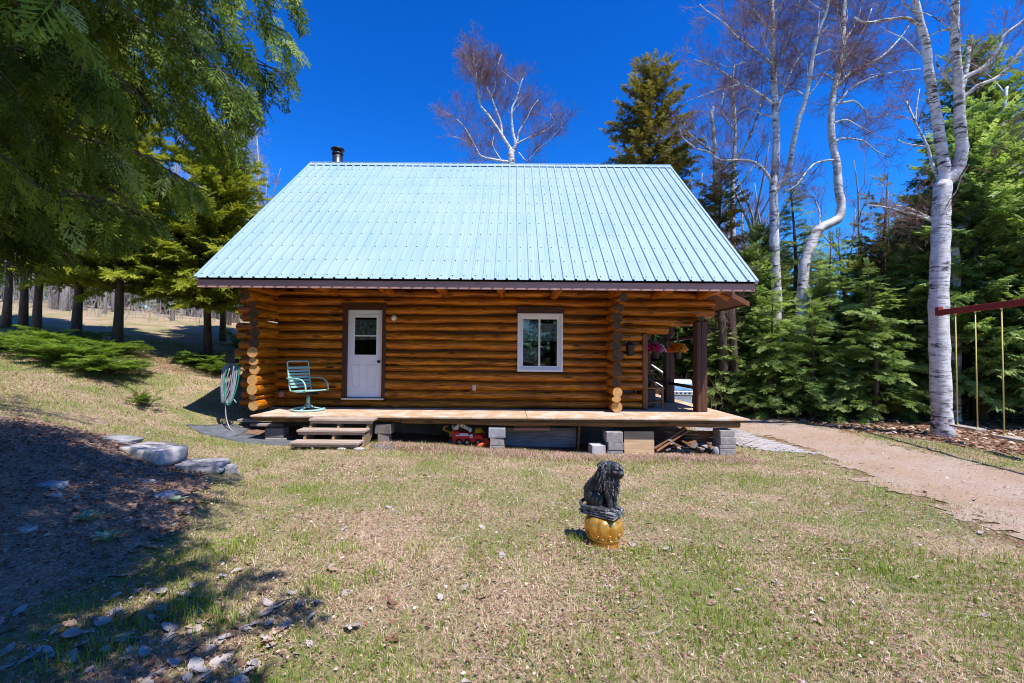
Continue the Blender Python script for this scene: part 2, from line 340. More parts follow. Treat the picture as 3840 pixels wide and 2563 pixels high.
def np_mesh(name,V,T,mats,tint=None,midx=None,smooth=False):
    """triangles from numpy; tint is one value per vertex"""
    me=bpy.data.meshes.new(name); V=np.ascontiguousarray(V,np.float32); T=np.ascontiguousarray(T,np.int32); n=len(T)
    me.vertices.add(len(V)); me.vertices.foreach_set('co',V.ravel()); me.loops.add(n*3); me.loops.foreach_set('vertex_index',T.ravel())
    me.polygons.add(n); me.polygons.foreach_set('loop_start',np.arange(0,n*3,3,dtype=np.int32))
    if smooth: me.polygons.foreach_set('use_smooth',np.ones(n,bool))
    for q in (mats if isinstance(mats,(list,tuple)) else [mats]): me.materials.append(MAT[q] if isinstance(q,str) else q)
    if midx is not None: me.polygons.foreach_set('material_index',np.asarray(midx,np.int32))
    if tint is not None:
        a=me.attributes.new('tint','FLOAT','POINT'); a.data.foreach_set('value',np.asarray(tint,np.float32))
    me.update(calc_edges=True); return me
def unit(a): return a/np.maximum(np.linalg.norm(a,axis=-1,keepdims=True),1e-9)
def scatter(tv,tt,O,A,N,S,tint,droop=0.,wid=None):
    """copies of template (x along A, y sideways, z along N) joined in one mesh"""
    A=unit(A); Y=unit(np.cross(N,A)); Z=np.cross(A,Y); k=len(tv)
    S=np.asarray(S)[:,None,None] if np.ndim(S) else S
    t=np.broadcast_to(tv[None],(len(O),k,3))*S
    if wid is not None: t=t*np.stack([np.ones(len(O)),wid,np.ones(len(O))],1)[:,None,:]
    P=O[:,None]+t[...,0:1]*A[:,None]+t[...,1:2]*Y[:,None]+t[...,2:3]*Z[:,None]
    if droop: P[...,2]-=droop*t[...,0]**2/np.maximum(S[...,0] if np.ndim(S) else S,1e-6)
    T=(tt[None]+(np.arange(len(O))*k)[:,None,None]).reshape(-1,3)
    return P.reshape(-1,3),T,np.repeat(tint,k)
_lat=np.random.default_rng(5).random((64,64))
def vn(x,y,s):
    x=np.asarray(x,float)*s+100; y=np.asarray(y,float)*s+100; i=np.floor(x).astype(int); j=np.floor(y).astype(int); u=x-i; v=y-j; u=u*u*(3-2*u); v=v*v*(3-2*v)
    g=lambda a,b:_lat[a%64,b%64]
    return (g(i,j)*(1-u)+g(i+1,j)*u)*(1-v)+(g(i,j+1)*(1-u)+g(i+1,j+1)*u)*v
def fbm(x,y,s): return .5*vn(x,y,s)+.28*vn(x,y,s*2.1)+.22*vn(x,y,s*4.3)

# ---------------------------------------------------------------- terrain
CP=np.array([
(0,0,.13),(3,1,.13),(-1.5,2,.13),(-2.7,2.4,.15),(2,4,.09),(0.85,4.2,.11),(-1,4,.12),(0,7,0.03),(3,7,-.02),(-2,7,.06),(0,9,-.04),(2.5,9,-.1),(4.4,9,-.1),(-1,9.4,.01),(0.5,9.9,-.13),(2,9.9,-.16),(-3,9.6,.05),(0,10.6,-.12),(2,12,-.1),(4.5,12,-.08),(8,5,.05),(6,3,.1),(4,-3,.15),(-4,-3,.4),(10,10.2,.1),(8.4,10.6,.03),(7,8,-.03),(11,8,.05),(8,13,.03),(14,12,.15),(20,10,.2),(12,16,.2),(6,18,.1),(4,22,.2),(12,25,.3),
(-3,8.4,.12),(-5.4,9,.13),(-6.3,9.3,.28),(-7,10,.5),(-6.3,10.6,.42),(-6.2,12,.65),(-6.2,14,.95),(-9.4,14,1.76),(-11.3,13,2.0),(-10,11.5,1.68),(-12.4,11,1.8),(-9,8,1.2),(-8,9,.98),(-6.8,6,.98),(-6.07,6.5,.66),(-5.04,6.8,.33),(-4.5,6.7,.17),(-4.6,4.6,.5),(-4,3.5,.38),(-3.4,3,.24),(-3.2,5,.2),(-6,3,1.0),(-5,1,.7),(-12,5,1.7),(-14,8,1.9),(-20,12,2.9),(-20,25,3.9),(-10,22,3.0),(-13,18,2.75),(-6,20,1.8),(0,19,.8),(0,28,1.6),(-30,30,5),(-45,10,6),(15,40,.8),(0,60,3),(-40,70,7),(70,0,1),(60,70,2),(0,-60,1),(-60,-50,5),(60,-50,1),(-110,60,8),(110,60,2),(0,140,5),(-110,140,8),(110,140,3),(110,-110,1),(-110,-110,5),(0,-110,1)],float)
def _phi(r2): return 0.5*r2*np.log(r2+1e-9)
def fit():
    n=len(CP);P=CP[:,:2];d=((P[:,None]-P[None])**2).sum(-1)
    A=np.zeros((n+3,n+3));A[:n,:n]=_phi(d)+np.eye(n)*0.01
    A[:n,n]=1;A[:n,n+1:]=P;A[n,:n]=1;A[n+1:,:n]=P.T
    b=np.zeros(n+3);b[:n]=CP[:,2];return np.linalg.solve(A,b)
W=fit()
def H(x,y):
    x=np.asarray(x,float);y=np.asarray(y,float);n=len(CP)
    s=W[n]+W[n+1]*x+W[n+2]*y
    for i in range(n): s=s+W[i]*_phi((x-CP[i,0])**2+(y-CP[i,1])**2)
    return s

def Hs(x,y): return float(H(np.array([x]),np.array([y]))[0])
def inpoly(x,y,poly):
    x=np.asarray(x);y=np.asarray(y);c=np.zeros(x.shape,bool);n=len(poly)
    for i in range(n):
        (x0,y0),(x1,y1)=poly[i],poly[i-1]
        c^=((y0>y)!=(y1>y))&(x<(x1-x0)*(y-y0)/((y1-y0) or 1e-9)+x0)
    return c
DRIVE=[(4.0,24),(4.3,16),(6.64,14.7),(7.5,14.0),(8.05,11.6),(8.0,9.06),(8.2,7.2),(9.5,4),(11,1.5),(5.5,1.5),(4.9,4.39),(5.2,5.3),(5.45,6.5),(5.95,9.0),(5.7,11.7),(4.8,12.4),(3.2,24)]
DIRT=[(-3.1,2.7),(-2.95,3.4),(-3.05,3.95),(-3.1,4.6),(-3.55,5.2),(-4.05,6.3),(-4.5,6.75),(-5.0,6.72),(-5.6,6.7),(-6.3,6.6),(-6.75,6.1),(-7.6,5.4),(-9,4.0),(-9,1.5),(-6,0),(-3.5,1.2)]
LITTER_R=[(6.7,14.9),(8.3,12.0),(8.9,10.6),(9.0,9.2),(9.8,8.0),(40,6),(60,60),(4.5,60),(4.6,18)]
def jit(x,y,a=.35,s=1.6): return x+(fbm(x,y,s)-.5)*2*a, y+(fbm(x+31,y+7,s)-.5)*2*a
def masks(x,y):
    jx,jy=jit(x,y,.5,1.1); drive=inpoly(jx,jy,DRIVE); jx,jy=jit(x,y,.3,2.2); dirt=inpoly(jx,jy,DIRT)
    jx,jy=jit(x,y,.6,.8); lit=inpoly(jx,jy,LITTER_R)
    return drive,dirt,lit
CABIN_BOX=(-5.9,4.55,9.15,18.4)
def ground_sheet():
    n=240; s=np.linspace(-1,1,n); a=5.2
    gx=np.sinh(a*s)/np.sinh(a)*260; gy=6+np.sinh(a*s)/np.sinh(a)*260
    X,Y=np.meshgrid(gx,gy); Z=H(X,Y)+(fbm(X,Y,1.3)-.5)*.07*np.clip((np.hypot(X,Y-9)<40),0,1)
    V=np.stack([X,Y,Z],-1).reshape(-1,3)
    i=np.arange(n-1)[:,None]*n+np.arange(n-1)[None]; q=i.ravel()
    T=np.concatenate([np.stack([q,q+1,q+n+1],1),np.stack([q,q+n+1,q+n],1)])
    me=np_mesh('ground',V,T,'ground',smooth=True)
    x,y=V[:,0],V[:,1]
    _,_,lit=masks(x,y); l=lit*1.0
    wild=np.clip((y-15.5)/3,0,1)*np.clip((x+5.5)/-3,0,1)*.35
    under=((x>-5.6)&(x<4.6)&(y>8.9))*1.
    band=np.exp(-((y-8.75)/.35)**2)*((x>-2.4)&(x<4.6))*.75
    tree=np.exp(-(((x+9.5)/3.2)**2+((y-12.2)/1.6)**2))*.6
    soft=np.zeros(len(x)); jr=np.random.default_rng(3)
    for _ in range(14): soft+=inpoly(x+jr.normal(0,.42),y+jr.normal(0,.42),DRIVE)
    drv=np.clip(soft/14*1.1,0,.62)
    a=me.attributes.new('litter','FLOAT','POINT'); a.data.foreach_set('value',np.clip(np.maximum.reduce([l,wild,under,band,tree,drv]),0,1).astype(np.float32))
    struct(link('ground',me),label='patchy spring lawn of dead and green grass sloping up at the left')
ground_sheet()
def sheet(name,poly,mat,res,lift,amp,s,label,rough=.02):
    xs=[p[0] for p in poly]; ys=[p[1] for p in poly]
    gx=np.arange(min(xs)-amp,max(xs)+amp,res); gy=np.arange(min(ys)-amp,max(ys)+amp,res)
    X,Y=np.meshgrid(gx,gy); n=len(gx)
    cx=(X[:-1,:-1]+res/2); cy=(Y[:-1,:-1]+res/2); jx,jy=jit(cx,cy,amp,s); jx=jx+(fbm(cx,cy,7.)-.5)*.35; jy=jy+(fbm(cx+3,cy,7.)-.5)*.35; keep=inpoly(jx,jy,poly)
    Z=H(X,Y)+(fbm(X,Y,1.3)-.5)*.07+lift+(fbm(X,Y,6.)-.5)*rough
    V=np.stack([X,Y,Z],-1).reshape(-1,3); I,J=np.nonzero(keep); q=I*n+J
    T=np.concatenate([np.stack([q,q+1,q+n+1],1),np.stack([q,q+n+1,q+n],1)])
    used=np.unique(T); mp=np.zeros(len(V),int); mp[used]=np.arange(len(used))
    o=link(name,np_mesh(name,V[used],mp[T],mat,smooth=True)); return struct(o,label=label)
def Zg(x,y):
    x=np.asarray(x,float);y=np.asarray(y,float); return H(x,y)+(fbm(x,y,1.3)-.5)*.07
def zg(x,y): return float(Zg(np.array([x]),np.array([y]))[0])
sheet('driveway',DRIVE,'drive',.085,.010,.55,1.3,'pale sandy gravel driveway curving past the right end of the cabin',.012)
sheet('dirt_bank',DIRT,'dirt',.05,.014,.3,2.2,'dark stony dirt bank sloping up in the shade at the left',.05)

# ---------------------------------------------------------------- log cabin
cabin=thing('log_cabin','orange stained log cabin with a pale blue metal roof','house',(-1.6,14.2,0))
def log_mesh(L,ry,rz,seed,ends=True,n=14,taper=0.):
    r=random.Random(seed); seg=max(2,int(L/.22)); ph=[r.uniform(0,6.3) for _ in range(6)]; mb=MB(); V=[]
    for i in range(seg+1):
        x=-L/2+L*i/seg; t=1+taper*(i/seg-.5)
        w=1+.06*math.sin(x*1.1+ph[0])+.045*math.sin(x*2.7+ph[1])+.02*math.sin(x*6.1+ph[5]); dz=.014*math.sin(x*.9+ph[2])+.008*math.sin(x*3.1+ph[3])
        kx=max(0,math.sin(x*1.9+ph[4]))**12*.09
        for k in range(n):
            a=2*PI*k/n; q=w*t+kx*math.cos(a-ph[5]); V.append((x,ry*q*math.cos(a),dz+rz*q*math.sin(a)))
    F=[(i*n+k,i*n+(k+1)%n,(i+1)*n+(k+1)%n,(i+1)*n+k) for i in range(seg) for k in range(n)]
    mb.add([Vector(v) for v in V],[f[::-1] for f in F],0,True)
    mb.add(V[:n],[tuple(range(n))],1); mb.add(V[-n:],[tuple(range(n))[::-1]],1)
    return mb.mesh('log',['log','end'])
_ls=[0]
def log(p0,p1,ry,rz,name='log',parent=None):
    _ls[0]+=1; p0=Vector(p0);p1=Vector(p1); d=p1-p0; o=link(name,log_mesh(d.length,ry,rz,_ls[0]))
    o.location=(p0+p1)/2; o.rotation_euler=d.to_track_quat('X','Z').to_euler() if abs(d.z)>1e-6 else (0,0,math.atan2(d.y,d.x))
    o.parent=parent or cabin; o.matrix_parent_inverse=wmat(o.parent).inverted(); return o
ZR=[.605,.785,1.012,1.231,1.441,1.578,1.753,1.928,2.149,2.344,2.542,2.732,2.942,3.14,3.335]
YW=10.53
rr=random.Random(3)
for i in range(14):
    z0,z1=ZR[i],ZR[i+1]; zc=(z0+z1)/2; rz=(z1-z0)/2*1.0; ry=.165+.02*((z1-z0)-.19)/.05*.5
    xl=-6.27+rr.uniform(-.06,.07)+(.12 if i<6 else 0); xr={13:4.35,12:4.66,11:4.63,10:4.16,9:3.58}.get(i,2.97)
    cuts=[(xl,xr)]
    if 1<=i<=11: cuts=[(xl,-3.87),(-2.88,xr)]
    if 4<=i<=11: cuts=[(xl,-3.87),(-2.88,.125),(1.16,xr)]
    for a,b in cuts: log((a,YW,zc),(b,YW,zc),ry,rz)
ZC=[.60,.83,.95,1.16,1.37,1.58,1.72,1.95,2.16,2.38,2.53,2.77,2.93,3.12,3.30]
for X,off in ((-5.45,0),(2.26,.03)):
    for i in range(14):
        z0,z1=ZC[i],ZC[i+1]; zc=(z0+z1)/2+off*.5*math.sin(i*2.1); r=(z1-z0)/2*1.04
        y0={13:9.22,12:9.26,11:9.5}.get(i,(9.60 if X<0 else 9.80)+.04*math.sin(i*1.7+X))
        o=log((X+.012*math.sin(i*3+X),y0,zc),(X,18.6,zc),min(.14,max(.095,r)),r)
        if i>(6 if X<0 else 2): o.data.materials[1]=MAT['darkend']  # upper logs of each corner take the darker end colour
for i in range(14): log((-6.1,18.0,(ZR[i]+ZR[i+1])/2),(2.9,18.0,(ZR[i]+ZR[i+1])/2),.115,(ZR[i+1]-ZR[i])/2*1.05)
# eave joists
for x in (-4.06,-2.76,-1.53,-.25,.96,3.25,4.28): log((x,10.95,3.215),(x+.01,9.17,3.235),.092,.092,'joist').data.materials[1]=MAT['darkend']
# roof: ribbed panels, ridge cap, fascia, rake boards
EY,EZ,RY,RZ=9.02,3.345,14.0,7.745
SL=(RZ-EZ)/(RY-EY); XL,XR=-6.31,4.87
roof=link('roof',None,cabin); 
def slope_pt(x,s,h,back=False):
    ln=math.hypot(RY-EY,RZ-EZ); ty,tz=(RY-EY)/ln,(RZ-EZ)/ln; y=EY+ty*s-tz*h; z=EZ+tz*s+ty*h
    return (x,2*RY-y if back else y,z)
LN=math.hypot(RY-EY,RZ-EZ)
RIB=.2286; npan=math.ceil((XR-XL)/(RIB*4)-1e-6)
def roof_panel(x0,x1,back,first):
    mb=MB(); prof=[(x0,0)]
    k=round((x0-XL)/RIB)
    x=XL+k*RIB
    while x<x1-.02:
        for dx,h in ((.0,.0),(.010,.034),(.042,.034),(.052,0.),(.085,0.),(.090,.004),(.098,.004),(.103,0.),(.155,0.),(.160,.004),(.168,.004),(.173,0.)):
            if x+dx<=x1: prof.append((x+dx,h))
        x+=RIB
    prof.append((x1,0.)); prof=[p for i,p in enumerate(prof) if i==0 or p[0]>prof[i-1][0]+1e-4]
    n=len(prof); V=[slope_pt(px,s,h,back) for s in (-.03,LN) for px,h in prof]+[slope_pt(px,s,h-.004,back) for s in (-.03,LN) for px,h in prof]
    F=[]
    for i in range(n-1):
        F+=[(i,i+1,n+i+1,n+i),(2*n+i,3*n+i,3*n+i+1,2*n+i+1),(i,2*n+i,2*n+i+1,i+1)]
    if back: F=[f[::-1] for f in F]
    mb.add(V,F); return part('roof_panel',mb,'roof',roof)
for back in (False,True):
    for i in range(npan):
        a=XL+i*RIB*4; b=min(XR,a+RIB*4-.002)
        roof_panel(a,b,back,i==0)
sc=MB()
for s in np.arange(.10,LN,.60):
    for x in np.arange(XL+.075,XR,RIB):
        p=slope_pt(x-.0,s,.003); sc.lathe([(.012,0),(.012,.008),(.005,.012)],6,p,mi=0)
struct(part('screw',sc,'black',roof),'stuff')
rc=MB()
for sgn in (1,-1):
    c=[(XL-.02,RY+sgn*.02,RZ+.045),(XR+.02,RY+sgn*.02,RZ+.045),(XR+.02,RY-.17*sgn,RZ-.105),(XL-.02,RY-.17*sgn,RZ-.105)]
    d=[(x,y,z-.01) for x,y,z in c]; rc.add(c+d,[(0,1,2,3),(7,6,5,4),(2,6,7,3),(0,4,5,1),(1,5,6,2),(0,3,7,4)])
rc.bb(XL-.02,XR+.02,RY-.021,RY+.021,RZ+.035,RZ+.047)
part('ridge_cap',rc,'roof',roof)
for x in (XL-.005,XR-.02):  # metal edge trim and rake board
    t=MB(); 
    for back in (False,True):
        V=[slope_pt(x+dx,s,h,back) for s in (-.03,LN-.05) for dx,h in ((-.012,-.06),(.037,-.06),(.037,.028),(-.012,.028))]
        F=[(0,1,2,3),(7,6,5,4),(0,4,5,1),(1,5,6,2),(2,6,7,3),(3,7,4,0)]; t.add(V,F)
    part('edge_trim',t,'roof',roof)
    t=MB()
    for back in (False,True):
        V=[slope_pt(x+dx,s,h,back) for s in (.04,LN-.1) for dx,h in ((.0,-.22),(.025,-.22),(.025,-.062),(.0,-.062))]
        t.add(V,F)
    part('rake_board',t,'fascia',roof)
for yy in (9.075,2*RY-9.075):
    for a,b in ((XL+.01,-.75),(-.748,.905),(.907,XR-.02)):
        t=MB(); t.bb(a,b,yy-.018,yy+.018,3.135,3.292); o=part('fascia_board',t,'fascia',roof,bv=.004)
db=MB(); db.bb(XL+.02,XR-.03,9.10,9.14,3.20,3.335); part('sub_fascia',db,'dark',roof)
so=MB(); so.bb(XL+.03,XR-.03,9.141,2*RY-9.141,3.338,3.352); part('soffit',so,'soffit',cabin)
for x in (-5.53,2.26):
    g=MB(); V=[(10.45,3.353),(17.55,3.353),(14.0,6.9)]
    g.add([(x-.05,y,z) for y,z in V]+[(x+.05,y,z) for y,z in V],[(0,2,1),(3,4,5),(0,1,4,3),(1,2,5,4),(2,0,3,5)]); part('gable_wall',g,'jamb',cabin)
# chimney on the back slope
c0=(-5.77,14.75,7.17)
t=MB(); t.lathe([(.163,0),(.163,1.27)],20,c0); t.lathe([(.176,1.17),(.182,1.2),(.176,1.23)],20,c0,mi=1); t.lathe([(.13,1.27),(.12,1.33)],16,c0,mi=1); t.lathe([(.215,1.335),(.21,1.37),(.12,1.42),(.02,1.44)],20,c0,mi=1)
part('chimney',t,['steel','black'],roof)
for a,b,z0,z1 in ((-5.4,-3.87,.62,3.3),(-2.88,.125,.62,3.3),(1.16,2.2,.62,3.3),(-3.87,-2.88,2.99,3.3),(.125,1.16,.62,1.45),(.125,1.16,2.94,3.3)):
    t=MB(); t.bb(a,b,10.47,10.53,z0,z1); part('dark_backing',t,'trim',cabin)  # added dark plates behind the logs, joint shade put into their colour
# foundation and floor, interior
t=MB(); t.bb(-5.5,2.2,10.42,10.62,-.6,.60); t.bb(-5.62,-5.42,10.63,18.1,-.6,.58); t.bb(2.16,2.36,10.63,18.1,-.6,.58); t.bb(-5.4,2.15,17.9,18.1,-.6,.58); part('foundation_wall',t,'darkconc',cabin)
t=MB(); t.bb(-5.4,2.15,10.63,17.89,.56,.64); part('floor',t,'dark',cabin)
t=MB(); t.bb(-5.35,2.1,12.4,12.45,.65,3.33); part('inner_wall',t,'dark',cabin)
# door
door=link('door',None,cabin)
t=MB(); t.bb(-3.87,-3.765,10.365,10.63,.79,2.836); t.bb(-2.965,-2.88,10.365,10.63,.79,2.836); part('door_frame',t,'trim',door,bv=.004)
t=MB(); t.bb(-3.885,-2.865,10.345,10.62,2.838,2.985); part('door_header',t,'trim',door,bv=.004)
def framebox(mb,x0,x1,z0,z1,w,y0,y1,mi=0,wb=None):
    wb=wb or w; mb.bb(x0,x1,y0,y1,z1-w,z1,mi); mb.bb(x0,x1,y0,y1,z0,z0+wb,mi); mb.bb(x0,x0+w,y0,y1,z0+wb,z1-w,mi); mb.bb(x1-w,x1,y0,y1,z0+wb,z1-w,mi)
t=MB(); ys,ye=10.44,10.485
t.bb(-3.765,-3.64,ys,ye,.835,2.833); t.bb(-3.07,-2.968,ys,ye,.835,2.833); t.bb(-3.64,-3.07,ys,ye,2.70,2.833); t.bb(-3.64,-3.07,ys,ye,.835,1.775)
framebox(t,-3.66,-3.055,1.755,2.72,.055,10.425,10.4385)
t.bb(-3.605,-3.11,10.43,10.47,2.232,2.258)
for a,b in ((-3.665,-3.455),(-3.315,-3.105)):
    framebox(t,a,b,1.05,1.585,.022,10.430,10.4395); framebox(t,a+.03,b-.03,1.08,1.555,.012,10.433,10.4395)
part('door_slab',t,'white',door,bv=.003)
t=MB(); t.bb(-3.635,-3.075,10.458,10.464,1.78,2.695); part('pane',t,'glass',door)
t=MB(); rot=Euler((R_(90),0,0)).to_matrix(); t.lathe([(.034,0),(.034,.008),(.014,.012),(.014,.035),(.026,.042),(.031,.058),(.024,.072),(.008,.076)],14,(-3.045,10.439,1.655),rot); part('door_knob',t,'black',door)
t=MB(); t.bb(-3.86,-2.90,10.33,10.50,.792,.822); part('threshold',t,'stainless',door)
def lace(x0,x1,z0,z1,y,sc=.05):
    t=MB(); n=int((x1-x0)/.012); V=[]
    for i in range(n+1):
        x=x0+(x1-x0)*i/n; w=.018*math.sin(x*58)+.008*math.sin(x*131); zb=z0+abs(math.sin((x-x0)*PI/.10))*-.022
        V+=[(x,y+w,z1),(x,y+w,zb)]
    t.add(V,[(2*i,2*i+1,2*i+3,2*i+2) for i in range(n)],0,True); return t
part('curtain',lace(-3.63,-3.08,2.17,2.62,10.50),'lace',door)
# wall lamp, outlet, capped pipe
t=MB(); t.lathe([(.062,0),(.062,.02),(.045,.03)],18,(-2.70,10.375,2.655),rot); t.ell((-2.70,10.31,2.65),(.042,.045,.042),14,8,mi=1); part('wall_lamp',t,['white','bulb'],cabin)
t=MB(); t.bb(-.89,-.81,10.345,10.40,1.02,1.145); t.bb(-.872,-.828,10.339,10.346,1.035,1.13); part('outlet_box',t,'beige',cabin,bv=.006)
t=MB(); t.lathe([(.066,0),(.066,.10),(.055,.105)],16,(-5.20,10.40,.905),rot); part('pipe_cap',t,'pink',cabin)
t=MB(); t.tube([(-5.14,10.36,.90),(-5.10,10.33,.85),(-5.10,10.32,.70),(-5.08,10.30,.62),(-4.9,10.2,.618),(-4.6,10.12,.618),(-4.45,10.02,.618)],.008,6); part('power_cord',t,'rubber',cabin)
# window
win=link('window',None,cabin)
t=MB(); t.bb(.10,1.185,10.355,10.62,2.785,2.935); part('window_header',t,'trim',win,bv=.004)
t=MB(); framebox(t,.125,1.16,1.455,2.782,.055,10.345,10.40); framebox(t,.180,1.105,1.51,2.727,.028,10.362,10.42); part('window_frame',t,'chip',win,bv=.004)
t=MB(); framebox(t,.2085,1.0765,1.5385,2.6985,.045,10.385,10.45); part('sash',t,'chip',win,bv=.003)
t=MB(); t.bb(.605,.645,10.39,10.45,1.583,2.653); part('mullion',t,'chip',win,bv=.003)
for a,b in ((.253,.605),(.645,1.032)): t=MB(); t.bb(a,b,10.425,10.431,1.583,2.653); part('pane',t,'glass',win)
part('curtain',lace(.22,1.06,2.17,2.56,10.475),'lace',win)
part('curtain',lace(.215,.60,1.68,1.99,10.56),'lace',win)
t=MB(); t.bb(.255,.395,10.462,10.464,2.33,2.64); part('paper_note',t,'white',win)
# porch end: jamb, posts, rails, side roof
t=MB(); t.bb(2.975,3.10,10.36,10.64,.612,2.34); part('porch_post',t,'jamb',cabin,bv=.02)
for y in (10.13,12.15,14.2,16.2):
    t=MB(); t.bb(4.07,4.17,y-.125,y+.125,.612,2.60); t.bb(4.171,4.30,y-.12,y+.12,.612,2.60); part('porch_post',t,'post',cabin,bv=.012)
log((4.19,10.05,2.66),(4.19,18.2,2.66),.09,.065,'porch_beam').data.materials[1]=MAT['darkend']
for y0 in (10.256,12.276,14.326):
    for z in (2.26,1.12): t=MB(); t.bb(4.14,4.22,y0,y0+1.768,z-.035,z+.035); part('porch_rail',t,'post',cabin,bv=.006)
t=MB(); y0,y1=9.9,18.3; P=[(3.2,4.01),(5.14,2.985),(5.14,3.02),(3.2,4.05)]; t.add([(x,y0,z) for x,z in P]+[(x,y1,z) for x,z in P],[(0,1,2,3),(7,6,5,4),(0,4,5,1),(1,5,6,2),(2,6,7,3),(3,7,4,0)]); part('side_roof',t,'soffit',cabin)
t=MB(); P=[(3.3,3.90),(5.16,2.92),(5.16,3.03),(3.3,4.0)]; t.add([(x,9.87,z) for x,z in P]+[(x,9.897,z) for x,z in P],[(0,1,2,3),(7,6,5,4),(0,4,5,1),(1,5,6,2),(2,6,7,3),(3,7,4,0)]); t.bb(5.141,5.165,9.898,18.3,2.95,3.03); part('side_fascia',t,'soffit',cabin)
log((3.3,9.99,3.86),(4.75,9.99,3.10),.06,.06,'side_rafter')
# ---------------------------------------------------------------- deck
deck=thing('wooden_deck','long low wooden deck along the front of the log cabin','deck',(0,9.6,0))
for a,b,y1 in ((-5.12,-2.62,10.41),(-2.612,.30,10.41),(.308,2.34,10.41),(2.348,4.68,10.41),(2.4,4.68,18.2)):
    t=MB(); y0=8.955 if y1<11 else 10.416
    t.bb(a,b,y0,y1,.572,.608); part('deck_sheet',t,'deck',deck,bv=.006)
t=MB(); t.bb(-5.08,-.7,8.985,9.02,.535,.570); t.bb(-.69,4.60,8.985,9.02,.535,.570); part('trim_board',t,'beam',deck)
for a,b,za,zb_,rz in ((-5.02,-2.2,.525,.520,.046),(-2.18,4.52,.518,.478,.062)):
    log_o=log((a,9.08,za),(b,9.08,zb_),.06,rz,'rim_beam',deck); log_o.data.materials[0]=MAT['beam']; log_o.data.materials[1]=MAT['beam']
for x in (-4.3,-3.0,-1.6,-.2,1.1,2.0,3.3,4.3):
    t=MB(); t.bb(x-.03,x+.03,9.18,10.40 if x<2.4 else 18,.46,.569); part('deck_joist',t,'beam',deck)
def block_pillar(x,y,specs,label,rz=0.):
    z=zg(x,y)-.02; p=thing('block_pillar',label,'pillar',(x,y,z),rz,'block pillars under the deck'); h=0
    for (w,d,hh,dx,ang,m) in specs:
        t=MB(); t.box((dx,0,h+hh/2),(w,d,hh-.004),Euler((0,0,R_(ang))).to_matrix()); part('block' if m!='beam' else 'wood_shim',t,m,p,True,.008); h+=hh
    return p
block_pillar(-4.72,9.22,[(.42,.24,.09,.03,2,'concrete'),(.38,.22,.19,0,-3,'darkconc')],'leftmost stubby block pillar under the deck beside the dark ground sheet')
block_pillar(-4.25,9.6,[(.2,.2,.29,0,4,'darkconc')],'narrow shaded block pillar under the deck behind the wooden steps')
block_pillar(-2.53,9.14,[(.22,.24,.20,0,3,'darkconc'),(.32,.26,.20,0.0,-3,'darkconc')],'pillar of rough blocks under the deck just right of the wooden steps')
block_pillar(-.28,9.10,[(.29,.22,.10,0,0,'concrete'),(.28,.22,.15,0,1,'concrete'),(.33,.24,.20,-.0,-2,'stone')],'block pillar under the deck between the toy truck and the grey panel')
block_pillar(2.03,9.12,[(.30,.36,.12,0,0,'concrete'),(.30,.38,.155,.01,1,'concrete'),(.32,.38,.20,-.01,-1,'concrete')],'block pillar under the deck between the white block and the plywood board')
block_pillar(4.24,9.14,[(.31,.36,.16,0,0,'concrete'),(.32,.36,.075,0,0,'concrete'),(.31,.36,.15,0.01,1,'concrete'),(.29,.34,.13,0.0,0,'concrete')],'rightmost block pillar under the deck corner beside the scrap boards')
# ---------------------------------------------------------------- steps
st=thing('wooden_steps','three grey weathered wooden steps leading up to the deck','steps',(-3.3,8.6,.05))
for z,y,x0,x1 in ((.588,8.83,-3.85,-2.62),(.415,8.60,-3.97,-2.70),(.235,8.36,-3.98,-2.73)):
    for dy in (-.075,.075):
        t=MB(); t.bb(x0,x1,y+dy-.072,y+dy+.072,z-.042,z); part('tread',t,'step',st,bv=.005)
    t=MB(); t.bb(x0+.02,x1-.02,y-.128,y-.09,z-.088,z-.045); part('nosing_board',t,'step',st,bv=.004)
for x in (-3.83,-3.30,-2.74):
    t=MB(); prof=[(8.27,.05),(8.27,.145),(8.44,.145),(8.50,.325),(8.68,.325),(8.74,.495),(8.95,.495),(8.95,.25),(8.62,.0),(8.32,-.02)]
    V=[(xx,y,z) for xx in (x-.022,x+.022) for y,z in prof]; n=len(prof); t.add(V,[tuple(range(n)),tuple(range(2*n-1,n-1,-1))]+[(i,i+n,(i+1)%n+n,(i+1)%n) for i in range(n)]); part('stringer',t,'stringer',st)

